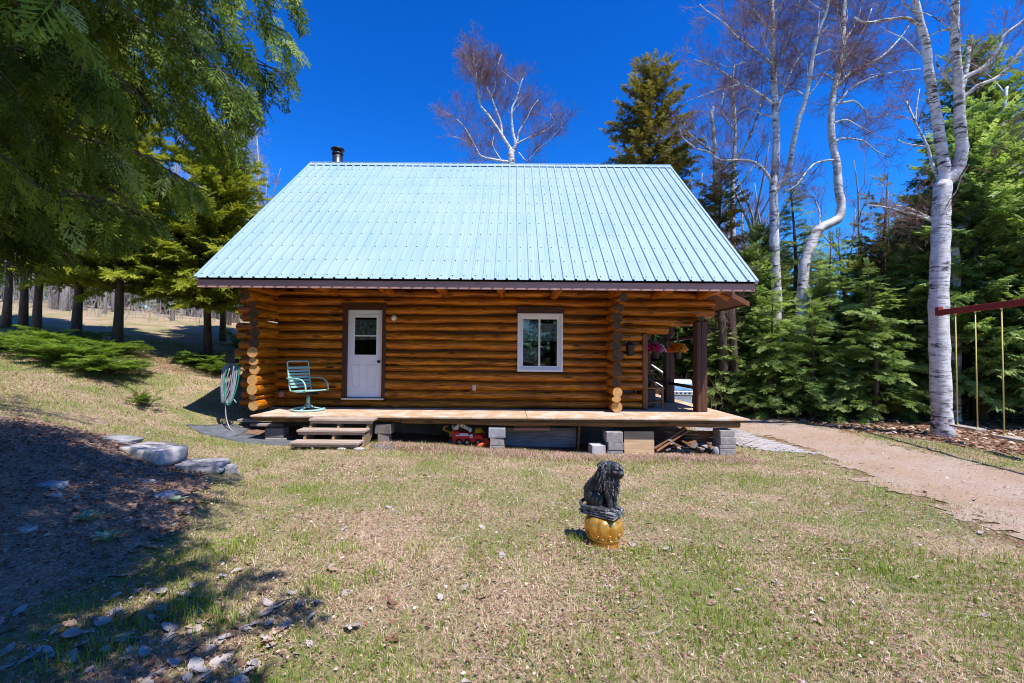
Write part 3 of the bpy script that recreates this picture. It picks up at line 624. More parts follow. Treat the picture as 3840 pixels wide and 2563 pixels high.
# ---------------------------------------------------------------- trees
BIRCH={
'near_birch':[
 ('t',[(9.72,10.3,0.06),(9.69,10.3,1.07),(9.68,10.3,2.05),(9.68,10.3,3.04),(9.73,10.3,4.04),(9.77,10.3,4.84),(9.79,10.3,5.34),(9.84,10.3,5.87)],0.2,0.165),
 ('t',[(9.84,10.3,5.87),(9.83,10.25,6.17),(9.67,10.17,6.69),(9.55,10.1,7.15),(9.39,10.02,7.63),(9.2,9.92,8.23),(9.09,9.84,8.73),(8.9,9.76,9.15),(8.72,9.68,9.63),(8.5,9.58,10.22),(8.31,9.39,11.29)],0.125,0.05),
 ('t',[(9.84,10.3,5.81),(9.96,10.25,5.95),(10.08,10.17,6.21),(10.07,10.08,6.58),(9.91,9.96,7.08),(9.78,9.83,7.56),(9.64,9.71,8.03),(9.42,9.54,8.65),(9.26,9.34,9.36),(9.04,9.12,10.1),(8.84,8.84,11.01)],0.14,0.05),
 ('l',[(9.83,9.83,7.75),(9.88,9.82,7.89),(9.94,9.8,8.26),(9.97,9.78,8.65)],0.05,0.04),
 ('l',[(9.81,9.82,7.94),(9.93,9.79,8.02),(10.24,9.7,8.19),(10.43,9.59,8.56),(10.49,9.54,8.76),(10.79,9.43,9.01),(11.04,9.31,9.35)],0.05,0.02),
 ('l',[(9.8,9.83,7.49),(10.07,9.7,7.75),(10.4,9.57,7.89),(10.7,9.37,8.37),(10.91,9.21,8.72)],0.045,0.02),
 ('l',[(8.9,9.76,9.13),(8.75,9.76,9.2),(8.54,9.74,9.27),(8.12,9.72,9.21),(7.64,9.69,9.12),(7.39,9.68,9.23)],0.045,0.015),
 ('l',[(9.8,10.3,5.8),(9.72,10.4,6.23),(9.7,10.52,6.78),(9.55,10.66,7.44),(9.45,10.78,8.02)],0.04,0.015),
 ('l',[(9.7,10.52,6.78),(9.28,10.6,6.89),(9.11,10.64,7.01)],0.02,0.008),
 ('l',[(9.55,10.66,7.44),(9.65,10.72,7.9),(9.77,10.77,8.31)],0.02,0.008),
 ('l',[(9.74,9.83,7.7),(9.44,9.77,7.95),(9.21,9.72,8.21),(9.12,9.67,8.46)],0.03,0.01),
 ('l',[(9.41,9.54,8.85),(9.15,9.54,8.86),(8.87,9.55,8.72)],0.03,0.01),
],
'behind_birch':[
 ('t',[(11.79,12.2,-0.11),(11.85,12.2,1.51),(11.92,12.2,3.27),(11.92,12.2,4.45),(11.98,12.2,5.22),(12.5,12.2,5.75),(13.08,12.2,7.26),(13.3,12.2,8.27),(13.45,12.2,9.25)],0.16,0.03),
 ('l',[(12.5,12.2,5.75),(12.6,12.16,5.99),(13.06,12.09,6.3),(13.6,11.98,6.84),(13.99,11.89,7.3)],0.06,0.03),
 ('l',[(11.98,12.2,5.22),(11.37,12.09,5.48),(10.55,11.95,5.78),(10.01,11.86,5.86)],0.045,0.012),
 ('l',[(11.96,12.2,5.16),(10.93,11.99,5.56),(9.82,11.77,5.74),(9.15,11.64,5.78)],0.04,0.012),
 ('l',[(13.08,12.2,7.26),(13.42,12.1,7.63),(13.64,12.03,7.96)],0.03,0.01),
],
'curved_birch':[
 ('t',[(9.43,15.0,0.26),(9.5,15.0,2.55),(9.58,15.0,3.71),(9.68,15.0,4.87),(9.92,15.0,5.6),(10.17,15.0,6.09),(10.55,15.0,6.29),(10.84,15.0,6.48),(10.92,15.0,6.92),(10.83,15.0,7.47),(10.8,15.0,8.21),(10.67,15.0,8.93),(10.62,15.0,9.55),(10.66,15.0,10.22),(10.74,15.0,10.84),(10.91,15.0,11.53),(11.06,15.0,12.42),(11.08,15.0,13.37),(11.15,15.0,13.9),(11.26,15.0,15.1),(11.2,15.0,16.32)],0.18,0.05),
 ('l',[(10.7,15.0,10.68),(10.83,15.04,10.87),(11.44,15.21,11.52),(12.7,15.48,12.24),(13.58,15.7,13.09),(14.0,15.82,13.62)],0.07,0.02),
 ('l',[(10.66,15.0,10.16),(10.87,15.04,10.35),(11.51,15.18,11.02),(12.6,15.37,11.56),(14.19,15.61,11.94)],0.06,0.015),
 ('l',[(11.5,15.18,10.54),(11.04,15.27,10.48),(11.64,15.36,10.64),(12.04,15.44,10.41),(12.37,15.5,10.14),(13.08,15.61,10.33)],0.045,0.012),
 ('l',[(10.67,15.0,8.9),(10.96,15.06,9.17),(11.79,15.18,9.17),(12.32,15.27,8.86),(12.84,15.35,8.7)],0.045,0.012),
 ('l',[(10.77,15.0,8.36),(10.54,14.96,8.4),(9.9,14.86,8.19),(9.26,14.72,7.46),(8.82,14.64,7.21)],0.05,0.015),
 ('l',[(10.65,15.0,9.64),(11.07,14.95,9.76),(11.46,14.9,9.52),(11.98,14.83,9.2)],0.04,0.012),
 ('l',[(10.91,15.0,11.53),(11.32,15.05,12.13),(11.91,15.12,13.09),(12.17,15.16,13.73)],0.05,0.015),
 ('l',[(11.06,15.0,12.42),(11.51,15.09,13.06),(11.8,15.17,13.73),(12.06,15.28,14.74)],0.045,0.015),
 ('l',[(10.84,15.04,11.08),(10.5,15.14,11.44),(10.12,15.24,11.27),(9.93,15.3,11.07)],0.035,0.01),
 ('l',[(10.17,15.0,6.09),(10.27,15.11,6.66),(10.19,15.21,7.13),(9.96,15.29,7.46)],0.04,0.012),
],
'tall_birch':[
 ('t',[(9.06,15.5,0.2),(9.04,15.5,2.42),(9.04,15.5,3.61),(8.99,15.5,4.81),(8.97,15.5,5.89),(8.98,15.5,6.75),(8.95,15.5,7.54),(9.02,15.5,8.34),(9.08,15.5,9.41),(9.05,15.5,10.27),(9.02,15.5,11.23),(8.99,15.5,12.11),(8.98,15.5,13.19),(8.98,15.5,13.74),(8.94,15.5,14.9),(8.98,15.5,16.78)],0.185,0.05),
 ('t',[(8.97,15.5,7.45),(9.14,15.41,7.72),(9.34,15.29,8.15),(9.39,15.07,9.0),(9.45,14.87,9.72),(9.53,14.79,9.99),(9.61,14.59,10.69),(9.61,14.36,11.51),(9.67,14.15,12.21),(9.81,13.97,12.77),(9.75,13.72,13.56)],0.1,0.03),
 ('l',[(8.94,15.5,7.68),(8.89,15.52,7.92),(8.49,15.55,8.47),(7.98,15.59,8.65),(7.2,15.63,8.66),(6.85,15.66,8.93),(6.42,15.68,9.08),(5.95,15.72,9.46),(5.84,15.74,9.78)],0.075,0.02),
 ('l',[(9.06,15.5,10.5),(8.99,15.51,10.59),(8.43,15.58,11.06),(7.92,15.64,11.37),(7.32,15.71,11.84),(7.01,15.74,12.04),(6.38,15.81,12.34)],0.065,0.018),
 ('l',[(7.92,15.64,11.37),(6.96,15.64,11.08),(6.05,15.64,10.74)],0.035,0.012),
 ('l',[(9.02,15.5,11.8),(8.9,15.46,11.98),(8.12,15.3,12.44),(7.54,15.18,12.74),(7.14,15.09,13.09),(6.46,14.95,13.44),(6.19,14.89,13.62)],0.06,0.016),
 ('l',[(8.97,15.46,11.99),(8.68,15.46,12.02),(7.94,15.44,12.0),(7.4,15.44,11.84),(6.94,15.43,12.05)],0.03,0.01),
 ('l',[(9.05,15.5,11.73),(9.08,15.47,11.82),(9.27,15.3,12.44),(9.45,15.09,13.16),(9.54,14.9,13.81),(9.55,14.77,14.29)],0.05,0.02),
 ('l',[(9.07,15.5,10.34),(9.17,15.54,10.5),(10.0,15.92,12.28),(10.82,16.16,13.29),(11.51,16.34,13.99)],0.05,0.015),
 ('l',[(9.04,15.5,10.11),(8.6,15.6,10.29),(8.2,15.7,10.52),(7.85,15.79,10.38)],0.035,0.012),
 ('l',[(8.98,15.5,13.19),(8.5,15.52,13.67),(8.21,15.54,14.3),(8.15,15.55,14.94)],0.04,0.015),
 ('l',[(8.98,15.5,13.74),(9.36,15.43,14.22),(9.55,15.36,14.78)],0.04,0.015),
 ('l',[(6.85,15.66,8.93),(6.77,15.77,9.46),(6.5,15.86,9.82),(6.37,15.93,10.08)],0.03,0.01),
],
'roof_birch':[
 ('t',[(0.07,22.0,8.95),(-0.03,22.0,10.67),(-0.08,22.0,11.21),(-0.12,22.0,11.6),(-0.08,22.0,11.86)],0.3,0.24),
 ('t',[(-0.08,22.0,11.86),(-0.17,22.0,11.95),(-0.56,22.03,12.59),(-0.89,22.06,13.1),(-1.28,22.08,13.67),(-1.63,22.11,14.1),(-1.74,22.13,14.65),(-1.84,22.16,15.42),(-1.89,22.17,15.84),(-2.05,22.2,16.43)],0.15,0.03),
 ('l',[(-0.56,22.03,12.59),(-0.66,22.18,13.38),(-0.91,22.32,14.09),(-1.13,22.45,14.74),(-1.41,22.58,15.41),(-1.69,22.72,16.1),(-2.0,22.84,16.72),(-2.12,22.96,17.39)],0.1,0.03),
 ('l',[(-1.13,22.45,14.74),(-0.97,22.55,15.31),(-0.89,22.66,15.98),(-0.83,22.76,16.59),(-0.66,22.87,17.23)],0.06,0.02),
 ('l',[(-1.13,22.45,14.65),(-0.74,22.45,15.01),(-0.48,22.45,15.28),(-0.42,22.46,15.72)],0.05,0.02),
 ('t',[(-0.04,22.0,11.86),(0.1,21.98,12.18),(-0.05,21.95,12.77),(-0.1,21.9,13.82),(0.13,21.88,14.33),(0.25,21.85,14.81),(0.44,21.82,15.34)],0.14,0.03),
 ('l',[(0.04,21.98,12.18),(0.19,22.0,12.36),(0.27,22.02,12.8),(0.7,22.07,13.59),(0.89,22.09,14.02),(1.21,22.12,14.43)],0.09,0.025),
 ('l',[(0.04,21.98,12.07),(0.4,21.97,12.3),(1.06,21.94,12.6),(1.65,21.91,12.85),(1.97,21.9,13.16),(1.78,21.88,13.61)],0.08,0.025),
 ('l',[(0.26,22.0,11.75),(0.68,21.89,11.28),(1.14,21.75,11.76),(1.76,21.6,12.22),(2.33,21.43,12.78)],0.05,0.02),
 ('l',[(-0.16,22.0,11.28),(-0.25,21.99,11.27),(-0.91,21.92,11.34),(-1.59,21.84,11.48),(-1.86,21.78,11.92),(-2.16,21.71,12.46),(-2.47,21.65,12.92),(-2.8,21.6,13.19),(-3.22,21.55,13.45)],0.12,0.025),
 ('l',[(-0.59,21.92,11.32),(-1.03,22.06,12.1),(-0.97,22.15,12.64),(-1.09,22.23,13.16)],0.05,0.02),
 ('l',[(-1.86,21.78,11.92),(-2.48,21.6,12.19),(-3.08,21.43,12.27)],0.04,0.015),
],
'forked_birch':[
 ('t',[(9.55,19.0,0.36),(9.4,19.0,4.0),(9.25,19.0,7.31),(9.26,19.0,8.89),(9.35,19.0,10.45),(9.38,19.0,11.76),(9.29,19.0,13.34),(9.36,19.0,14.23)],0.14,0.03),
 ('l',[(9.31,19.0,9.91),(9.54,18.84,10.4),(9.82,18.65,10.96),(9.98,18.43,11.68),(10.08,18.29,12.14)],0.07,0.02),
 ('l',[(9.37,19.0,11.41),(9.01,19.04,11.9),(8.84,19.08,12.38),(8.96,19.12,13.07)],0.05,0.02),
 ('l',[(9.26,19.0,8.8),(9.75,18.91,9.32),(10.08,18.83,9.85)],0.05,0.02),
],
'broken_birch':[
 ('t',[(9.06,19.5,0.32),(8.91,19.5,5.94),(8.77,19.5,9.36),(8.74,19.5,10.67),(8.67,19.5,11.65),(8.6,19.5,12.38),(8.7,19.5,12.69)],0.13,0.06),
 ('l',[(8.74,19.5,10.67),(8.0,19.52,11.18),(7.53,19.53,11.66),(7.34,19.54,12.24)],0.07,0.02),
],
}

def frond(pairs=7,ang=48,L=.42,w=.085,ax=.02,back=.0,curl=.06):
    """flat spray: one axis and paired pointed leaflets; unit length along x"""
    V=[(0,-ax,0),(0,ax,0),(1,0,0)];T=[(0,2,1)]
    for i in range(pairs):
        t=.08+.86*i/pairs; l=L*(1-.58*t)*(.9+.2*math.sin(i*5)); a=R_(ang-12*t)
        for sgn in (1,-1):
            k=len(V); tt=t+(.06 if sgn<0 else 0); dx,dy=math.cos(a),math.sin(a)*sgn
            V+=[(tt+l*.35*dx+w*.5*dy,l*.35*dy-w*.5*dx,curl*.3),(tt+l*.35*dx-w*.5*dy,l*.35*dy+w*.5*dx,curl*.3),(tt+l*dx,l*dy,-curl*l),(tt,0,0)]
            T+=[(k,k+1,k+2)] if i%2 else [(k,k+2,k+1),(k,k+1,k+3)]
    return np.array(V,float),np.array(T)
def cedar_frond(seed):
    V=[];T=[]
    def strip(p,q,w,z0=0.,z1=0.,tri=False):
        p=np.array(p);q=np.array(q);d=(q-p)/max(np.linalg.norm(q-p),1e-6);n=np.array([-d[1],d[0]])*w; k=len(V); m=p+(q-p)*.62
        for a,z in ((m+n,(z0+z1)/2),(m-n,(z0+z1)/2),(q,z1),(p,z0)): V.append((a[0],a[1],z))
        T.extend([(k,k+1,k+2)] if tri else [(k,k+1,k+2),(k,k+3,k+1)])
    r=random.Random(seed); bend=r.uniform(-.12,.12); ax=lambda t:(t,bend*t*t)
    strip((0,0),ax(.55),.016); strip(ax(.5),ax(1.),.022,0,-.04)
    for i in range(6):
        for sgn in (1,-1):
            t=.12+.80*i/6+(.07 if sgn<0 else 0)+r.uniform(-.025,.025); l=.42*(1-.60*t)*r.uniform(.65,1.25); a=R_((48-14*t)*r.uniform(.75,1.2)); dx,dy=math.cos(a),math.sin(a)*sgn; z=r.uniform(-.10,.05); o=ax(t)
            e=(o[0]+l*dx,o[1]+l*dy); strip(o,e,.030,0,z)
            for j in range(2):
                s=.32+.32*j; ll=l*.48*(1.05-s*.55)*r.uniform(.7,1.2)
                for g in (1,-1):
                    aa=a*sgn+g*R_(r.uniform(28,44)); b=(o[0]+l*s*dx,o[1]+l*s*dy); strip(b,(b[0]+ll*math.cos(aa),b[1]+ll*math.sin(aa)),.036,z*s,z*s-.05,True)
    return np.array(V,float),np.array(T)
FR_S=frond(6,46,.50,.105); FR_C=frond(5,36,.60,.15,.03,0,.16); FR_N=[cedar_frond(q) for q in (1,2,3,4)]
def conifer_mesh(seed,Ht,Rad,kind,clear=.05,dens=1.,mat='spruce',sparse=0.):
    """returns (trunk mesh, crown mesh) for a tree whose foot is at the origin"""
    r=np.random.default_rng(seed); O=[];A=[];N=[];S=[];C=[]; tb=MB()
    lean=r.uniform(-.02,.02,2)*Ht; nz=8
    def cx(z): f=z/Ht; return np.array([lean[0]*f*f+.05*math.sin(f*7+seed),lean[1]*f*f+.05*math.cos(f*6+seed),z])
    tr=.012*Ht+.035; tb.tube([cx(Ht*i/nz)-np.array([0,0,.25 if i==0 else 0]) for i in range(nz+1)],[tr*(1.25 if i==0 else 1-i/nz*.93) for i in range(nz+1)],7)
    z=clear*Ht+.1; step=.24 if kind=='spruce' else .20
    while z<Ht*.985:
        t=(z-clear*Ht)/(Ht*(1-clear)); prof=(1-t)**(.85 if kind=='spruce' else .52)*(1 if t>.12 else .72+t*2.3)
        nb=int(round((9 if kind=='spruce' else 10)*dens*(1-.45*t)))
        for b in range(max(3,nb)):
            if r.random()<sparse: continue
            az=r.uniform(0,2*PI); L=Rad*prof*r.uniform(.62,1.12)+.10; d=np.array([math.cos(az),math.sin(az),0.]); p0=cx(z+r.uniform(-.1,.1))
            rise,dr=(r.uniform(-.05,.35)+.35*t,r.uniform(.1,.45)) if kind=='spruce' else (r.uniform(.25,.6)+.4*t,r.uniform(.2,.6)*(1-t))
            curve=lambda s: p0+d*L*s+np.array([0,0,L*(rise*s-dr*s*s)])
            if L>.35: tb.tube([curve(0),curve(.5),curve(.9)],[.004+.010*L,.003+.006*L,.002],3,mi=0,caps=False)
            ct=r.uniform(.1,.75); ns=max(2,int(L/(.088 if kind=='spruce' else .085)))
            for i in range(ns):
                s=.16+.84*(i+r.random()*.6)/ns; q=curve(s); dir_=curve(min(1,s+.05))-curve(s-.05); dir_/=np.linalg.norm(dir_)
                lat=np.cross([0,0,1],dir_)
                for sg in (1,-1):
                    an=R_(r.uniform(32,62)); v=dir_*math.cos(an)+lat*sg*math.sin(an)+np.array([0,0,r.uniform(-.5,.22) if kind=='spruce' else r.uniform(-.75,.45)])
                    sz=(.14+.15*min(1,L))*(1.1-.35*s)*r.uniform(.6,1.4)*(1. if kind=='spruce' else 1.05)
                    n=np.array([0,0,1.])+r.normal(0,.55 if kind=='spruce' else .85,3)
                    O.append(q);A.append(v);N.append(n);S.append(sz);C.append(np.clip(ct+r.normal(0,.13)+.16*(s-.5),0,1))
            O.append(curve(.92));A.append(dir_+np.array([0,0,-.1]));N.append(np.array([0,0,1.])+r.normal(0,.3,3));S.append(.22+.12*min(1,L));C.append(np.clip(ct+.2,0,1))
        z+=step*r.uniform(.75,1.25)/max(dens,.6)**.5
    for k in range(3): O.append(cx(Ht*.97));A.append(np.array([r.normal(0,.2),r.normal(0,.2),1.]));N.append(r.normal(0,1,3));S.append(.3);C.append(.6)
    tv,tt=FR_S if kind=='spruce' else FR_C
    V,T,ti=scatter(tv,tt,np.array(O),np.array(A),np.array(N),np.array(S),np.array(C))
    return tb.mesh('trunk','bark'),np_mesh('crown',V,T,mat,ti)
_cm={}
def conifer(key,x,y,h,label,group=None,name='conifer',rz=0.,rad=1.,z=None,cat='tree'):
    tm,cm,h0=_cm[key]; o=thing(name,label,cat,(x,y,zg(x,y) if z is None else z),rz,group); s=h/h0; o.scale=(s*rad,s*rad,s)
    link('trunk',tm,o,True); link('crown',cm,o,True); return o
def proto(key,seed,Ht,Rad,kind,**kw): a,b=conifer_mesh(seed,Ht,Rad,kind,**kw); _cm[key]=(a,b,Ht)
proto('fir',1,4.6,1.35,'spruce',dens=1.15,mat='spruce'); proto('fir2',2,3.4,1.15,'spruce',dens=1.1,mat='spruce')
proto('spruce',3,9.5,1.75,'spruce',clear=.03,dens=.9,mat='dspruce'); proto('spruce2',4,8.0,1.7,'spruce',clear=.04,dens=.95,mat='dspruce')
proto('cedar',5,10.0,1.9,'cedar',clear=.03,dens=.9,mat='dspruce'); proto('lcedar',6,8.5,1.8,'cedar',clear=.05,dens=.9,mat='spruce')
proto('ocedar',7,11.0,1.75,'cedar',clear=.2,dens=.80,mat='ocedar',sparse=.16); proto('ycedar',8,8.6,2.4,'cedar',clear=.20,dens=1.0,mat='ycedar',sparse=.03)
proto('bigcedar',12,14.3,2.55,'cedar',clear=.42,dens=.95,mat='ocedar',sparse=.14)
proto('thin',9,8.2,1.15,'cedar',clear=.25,dens=.5,mat='ocedar',sparse=.4)
def U(u,y): return (u-1174.5)/1044*y      # metres right of the camera axis at distance y
WALL='evergreens along the far side of the driveway'
for key,x,y,h,rad,lab in (
 ('fir',9.95,12.5,4.4,1.0,'bright young fir with a bare lower trunk, tallest of the front row by the driveway'),
 ('fir2',8.75,13.3,3.6,1.0,'small dense fir in front of the curved birch trunk'),
 ('fir',7.9,13.9,4.0,.95,'leafy young fir in front of the tall straight birch'),
 ('fir2',7.0,15.3,3.2,1.0,'low bushy fir just right of the cabin deck corner'),
 ('fir2',10.9,13.2,3.8,.9,'narrow shaded fir right behind the bright young fir'),
 ('lcedar',12.6,12.3,8.6,1.1,'big green cedar filling the right edge behind the swings'),
 ('lcedar',13.9,11.2,7.4,1.15,'yellowish cedar at the far right behind the second swing'),
 ('cedar',14.6,14.0,11.5,1.05,'tallest dark cedar at the right edge above the swings'),
 ('fir',10.2,14.6,5.6,1.0,'taller young fir standing right behind the bright fir'),
 ('lcedar',8.4,15.6,5.6,.95,'soft green cedar between the straight birch and the curved birch'),
 ('fir',11.6,15.9,6.0,1.05,'fir between the bright young fir and the swing birch, set back'),
 ('lcedar',9.6,17.6,6.8,.95,'pale green cedar well behind the curved birch'),
 ('lcedar',7.6,16.4,5.0,1.0,'rounded green cedar left of the straight birch trunk'),
 ('lcedar',11.3,14.9,5.0,.9,'light green cedar filling the gap left of the swing birch'),
 ('thin',12.0,14.6,7.6,1.1,'thin ragged cedar with brown patches left of the swing birch'),
 ('spruce',12.2,19.5,9.9,1.0,'pointed dark spruce between the tall birch and the curved birch'),
 ('cedar',11.4,12.9,6.3,.85,'dark cedar just left of the swing birch trunk'),
 ('bigcedar',5.75,19.5,14.3,1.0,'olive cedar rising behind the cabin roof, left of the tall birch'),
 ('ocedar',8.2,18.2,9.6,1.1,'olive cedar showing over the right slope of the cabin roof'),
 ('cedar',9.3,16.8,6.6,1.0,'dark cedar behind the trunk of the tall straight birch'),
 ('lcedar',6.9,17.6,5.6,1.0,'green cedar seen through the porch beside the flower baskets'),
 ('lcedar',5.4,19.0,5.8,1.05,'green cedar behind the pink flower basket on the porch')):
    conifer(key,x,y,h,lab,WALL,'cedar_tree' if 'cedar' in lab else 'fir_tree' if 'fir' in lab else 'spruce_tree',rng.uniform(0,6),rad)
def zone(x,y):
    u=1174.5+1044*x/y
    return 'seen through the porch posts' if u<1600 else 'just right of the porch' if u<1700 else 'behind the tall straight birch' if u<1810 else 'behind the curved birch' if u<1930 else 'behind the bright young firs' if u<2060 else 'just left of the swing birch' if u<2165 else 'above the swings at the right edge'
def lzone(u): return 'near the left edge' if u<90 else 'behind the left grey trunks' if u<230 else 'behind the straight dark trunk' if u<330 else 'behind the gap between the trunks' if u<450 else 'close to the cabin corner'
_seen={}
def nth(key):
    _seen[key]=_seen.get(key,0)+1; return ['','second ','third ','fourth ','fifth ','sixth ','seventh ','eighth ','ninth ','tenth '][min(9,_seen[key]-1)]
FILL='dark evergreens packed behind the driveway trees'
for i,(x,y,h) in enumerate(((8.0,20,5.9),(10.2,18.5,6.2),(13.3,17.3,6.6),(15.3,18,6.0),(11.0,22,6.9),(14.2,21,7.0),(17.0,20,8.2),(18.6,17,9.5),(16.6,15,9.0),(7.0,23,6.8),(9.2,25,8.0),(16.5,25,8.2),(20,24,9.5),(22,20,10.5),(5.6,26,7.2),(13.0,28,8.8),(12.9,15.6,5.6),(10.4,15.3,5.2),(21,14.5,10),(18,12.3,9.6),(24,28,11),(8.0,30,8.5),(18.5,31,9.5))):
    conifer(['spruce','cedar','spruce2'][i%3],x,y,h*rng.uniform(.93,1.05),(('tall ' if h>9 else 'medium ' if h>6.8 else 'short ')+'dark evergreen '+('far back ' if y>22.5 else 'set back ' if y>18 else 'close in ')+'in the wood '+zone(x,y)),FILL,'evergreen',rng.uniform(0,6),1.15)
BACK='evergreens across the yard behind the camera'
for i,(x,y,h) in enumerate(((-7,-14,9),(-3.4,-15,10.5),(0,-13.5,8.5),(3.2,-15.5,11),(6.5,-14,9.5),(10,-15,10),(-11,-15,10))):
    conifer(['spruce','cedar','spruce2'][i%3],x,y,h,'tall dark evergreen across the yard behind the camera, '+('far left','left','left of centre','centre','right of centre','right','leftmost')[i]+' one of the row',BACK,'evergreen',rng.uniform(0,6),1.3)
# left side
_cm['lshade']=(*conifer_mesh(15,8.5,1.7,'cedar',clear=.36,dens=.85,mat='dspruce',sparse=.1),8.5)
for key,x,y,h,rad,lab,rz in (
 ('ycedar',-9.05,13.5,7.2,1.02,'sunlit yellow green cedar just left of the cabin',0.3),
 ('ycedar',-11.0,12.65,7.6,1.0,'yellow green cedar with a straight dark trunk rising from the low shrubs',2.1),
 ('ycedar',-12.5,13.1,8.2,.95,'yellow green cedar with a thick pale leaning trunk at the left',4.0),
 ('ycedar',-10.6,16.6,7.0,.95,'yellow green cedar farther back behind the left trunks',1.2),
 ('lshade',-13.75,13.2,8.5,.8,'dark cedar whose grey trunk stands third from the left edge',5.0),
 ('lshade',-14.9,13.8,8.5,.8,'dark cedar whose trunk stands second from the left edge',2.2),
 ('lshade',-15.7,14.1,8.5,.8,'dark cedar whose trunk stands at the left edge of the photo',3.3)):
    c=conifer(key,x,y,h,lab,'evergreens on the rise left of the cabin','cedar',rz,rad)
# near cedar overhanging the upper left: trunk is outside the picture, boughs reach in
def cedar_ok(P):
    """inside the crown: its right and lower outline curves up and outwards like a hanging skirt"""
    P=np.atleast_2d(P); x=P[:,0]+.62*np.maximum(0,P[:,1]-3.1)-.25*np.maximum(0,2.8-P[:,1]); z=P[:,2]-.16*np.maximum(0,P[:,1]-3.1)
    f=np.interp(z,[2.2,2.34,2.55,2.76,2.99,3.28,3.52,3.87,4.3,5.2,9.5],[-6.,-3.7,-3.05,-2.64,-2.28,-1.98,-1.79,-1.50,-1.28,-1.28,-4.5])
    return (x<f)&(P[:,1]>1.7)&(P[:,1]<4.8)
def near_cedar():
    o=thing('overhanging_cedar','big cedar with drooping green sprays hanging over the upper left of the yard','tree',(-5.6,3.0,zg(-5.6,3.0)))
    r=np.random.default_rng(21); x0,y0=-5.6,3.0; tb=MB(); zb=zg(x0,y0)
    tb.tube([(x0,y0,zb-.3),(x0+.05,y0,zb+2),(x0,y0+.1,zb+5),(x0+.1,y0,zb+9.5)],[.28,.22,.16,.03],10)
    O=[];A=[];N=[];S=[];C=[]
    zs=[(z,0) for z in r.uniform(2.3,5.5,96)]+[(z,1) for z in r.uniform(5.6,9.2,10)]
    for z,kd in zs:
        az=r.uniform(-.95,1.1) if kd==0 else r.uniform(-1.8,2.4); Rr=r.uniform(3.6,4.7) if kd==0 else (9.9-z)*.95*r.uniform(.7,1.1)
        d=np.array([math.cos(az),math.sin(az),0]); p0=np.array([x0,y0,z+.25]); rise=r.uniform(.10,.34); dr=r.uniform(.20,.42)
        cv=lambda s:p0+d*Rr*s+np.array([0,0,Rr*(rise*s-dr*s*s)])
        if kd==0:
            while Rr>1.3 and not all(cedar_ok(cv(s))[0] for s in (.8,.9,1.)): Rr*=.95
            if Rr<=1.3: continue
        elif d[1]>-.2 and p0[2]<7.5: Rr=min(Rr,3.0)
        tb.tube([cv(s) for s in (0,.25,.5,.75,.97)],[.030,.024,.017,.010,.004],5)
        nb=int(5+Rr*4.2); ct=r.uniform(.10,.70)
        for i in range(nb):
            s=.22+.78*(i+r.random()*.5)/nb; q=cv(s); dd=unit(cv(min(1,s+.03))-cv(s-.03)); lat=np.cross([0,0,1.],dd); lat/=np.linalg.norm(lat); sg=1 if i%2 else -1
            bl=r.uniform(.28,.62)*(1.15-.45*s); an=R_(r.uniform(25,60)); bd=dd*math.cos(an)+lat*sg*math.sin(an)
            b0=q; bc=lambda t:b0+bd*bl*t+np.array([0,0,-.62*bl*t*t])
            if kd==0 and not cedar_ok(bc(1.))[0]: bl*=.5
            tb.tube([bc(0),bc(.5),bc(.95)],[.007,.0045,.002],3,caps=False)
            nf=max(4,int(bl/.068)); bt=np.clip(ct+r.normal(0,.16),0,1); ph=r.uniform(0,6.3); pn=np.array([math.cos(ph),math.sin(ph),.45])
            for j in range(nf):
                t=.10+.90*(j+r.random()*.4)/nf; p=bc(t); bdir=unit(bc(min(1,t+.05))-bc(t-.05)); l2=np.cross([0,0,1.],bdir); l2/=np.linalg.norm(l2)+1e-6; g=1 if j%2 else -1
                a2=R_(r.uniform(15,50)); v=bdir*math.cos(a2)+l2*g*math.sin(a2)+np.array([0,0,-r.uniform(.15,1.0)])
                n=pn*.8+r.normal(0,.42,3)
                O.append(p);A.append(v);N.append(n);S.append(r.uniform(.17,.33));C.append(np.clip(bt+r.normal(0,.20),0,1))
    O=np.array(O);A=np.array(A);N=np.array(N);S=np.array(S);C=np.array(C)
    tip=O+unit(A)*S[:,None]*.7; vis=(O[:,1]>.2)&(O[:,0]>-1.2*O[:,1]-.3)&((O[:,2]-1.83)<.9*O[:,1]+.2)
    keep=(~vis|cedar_ok(tip))&(O[:,2]>1.75); O,A,N,S,C=O[keep],A[keep],N[keep],S[keep],C[keep]
    vv=[];tt_=[];ti=[];k0=0; pick=r.integers(0,4,len(O))
    for k in range(4):
        m=pick==k; V,T,c=scatter(*FR_N[k],O[m],A[m],N[m],S[m],C[m],droop=.12); vv.append(V);tt_.append(T+k0);ti.append(c);k0+=len(V)
    link('crown',np_mesh('crown',np.concatenate(vv),np.concatenate(tt_),'cedar',np.concatenate(ti)),o); part('trunk',tb,'bark',o); print('near cedar fronds',len(O),k0)
near_cedar()
_cm['big']=_cm['cedar']
for x,y,h,lab in ((-11.0,5.6,9.5,'dark cedar outside the left edge, shading the lawn by the low shrubs'),(-7.6,.6,9.5,'dark cedar outside the left edge, shading the dirt bank')):
    conifer('big',x,y,h,lab,None,'cedar',1.,1.25)
_cm['shade']=(*conifer_mesh(14,9.5,2.5,'cedar',clear=.43,dens=.8,mat='dspruce',sparse=.15),9.5)
conifer('shade',-1.45,-.65,9.5,'tall cedar with a bare lower trunk just behind the camera at the left',None,'cedar_tree',2.,1.)
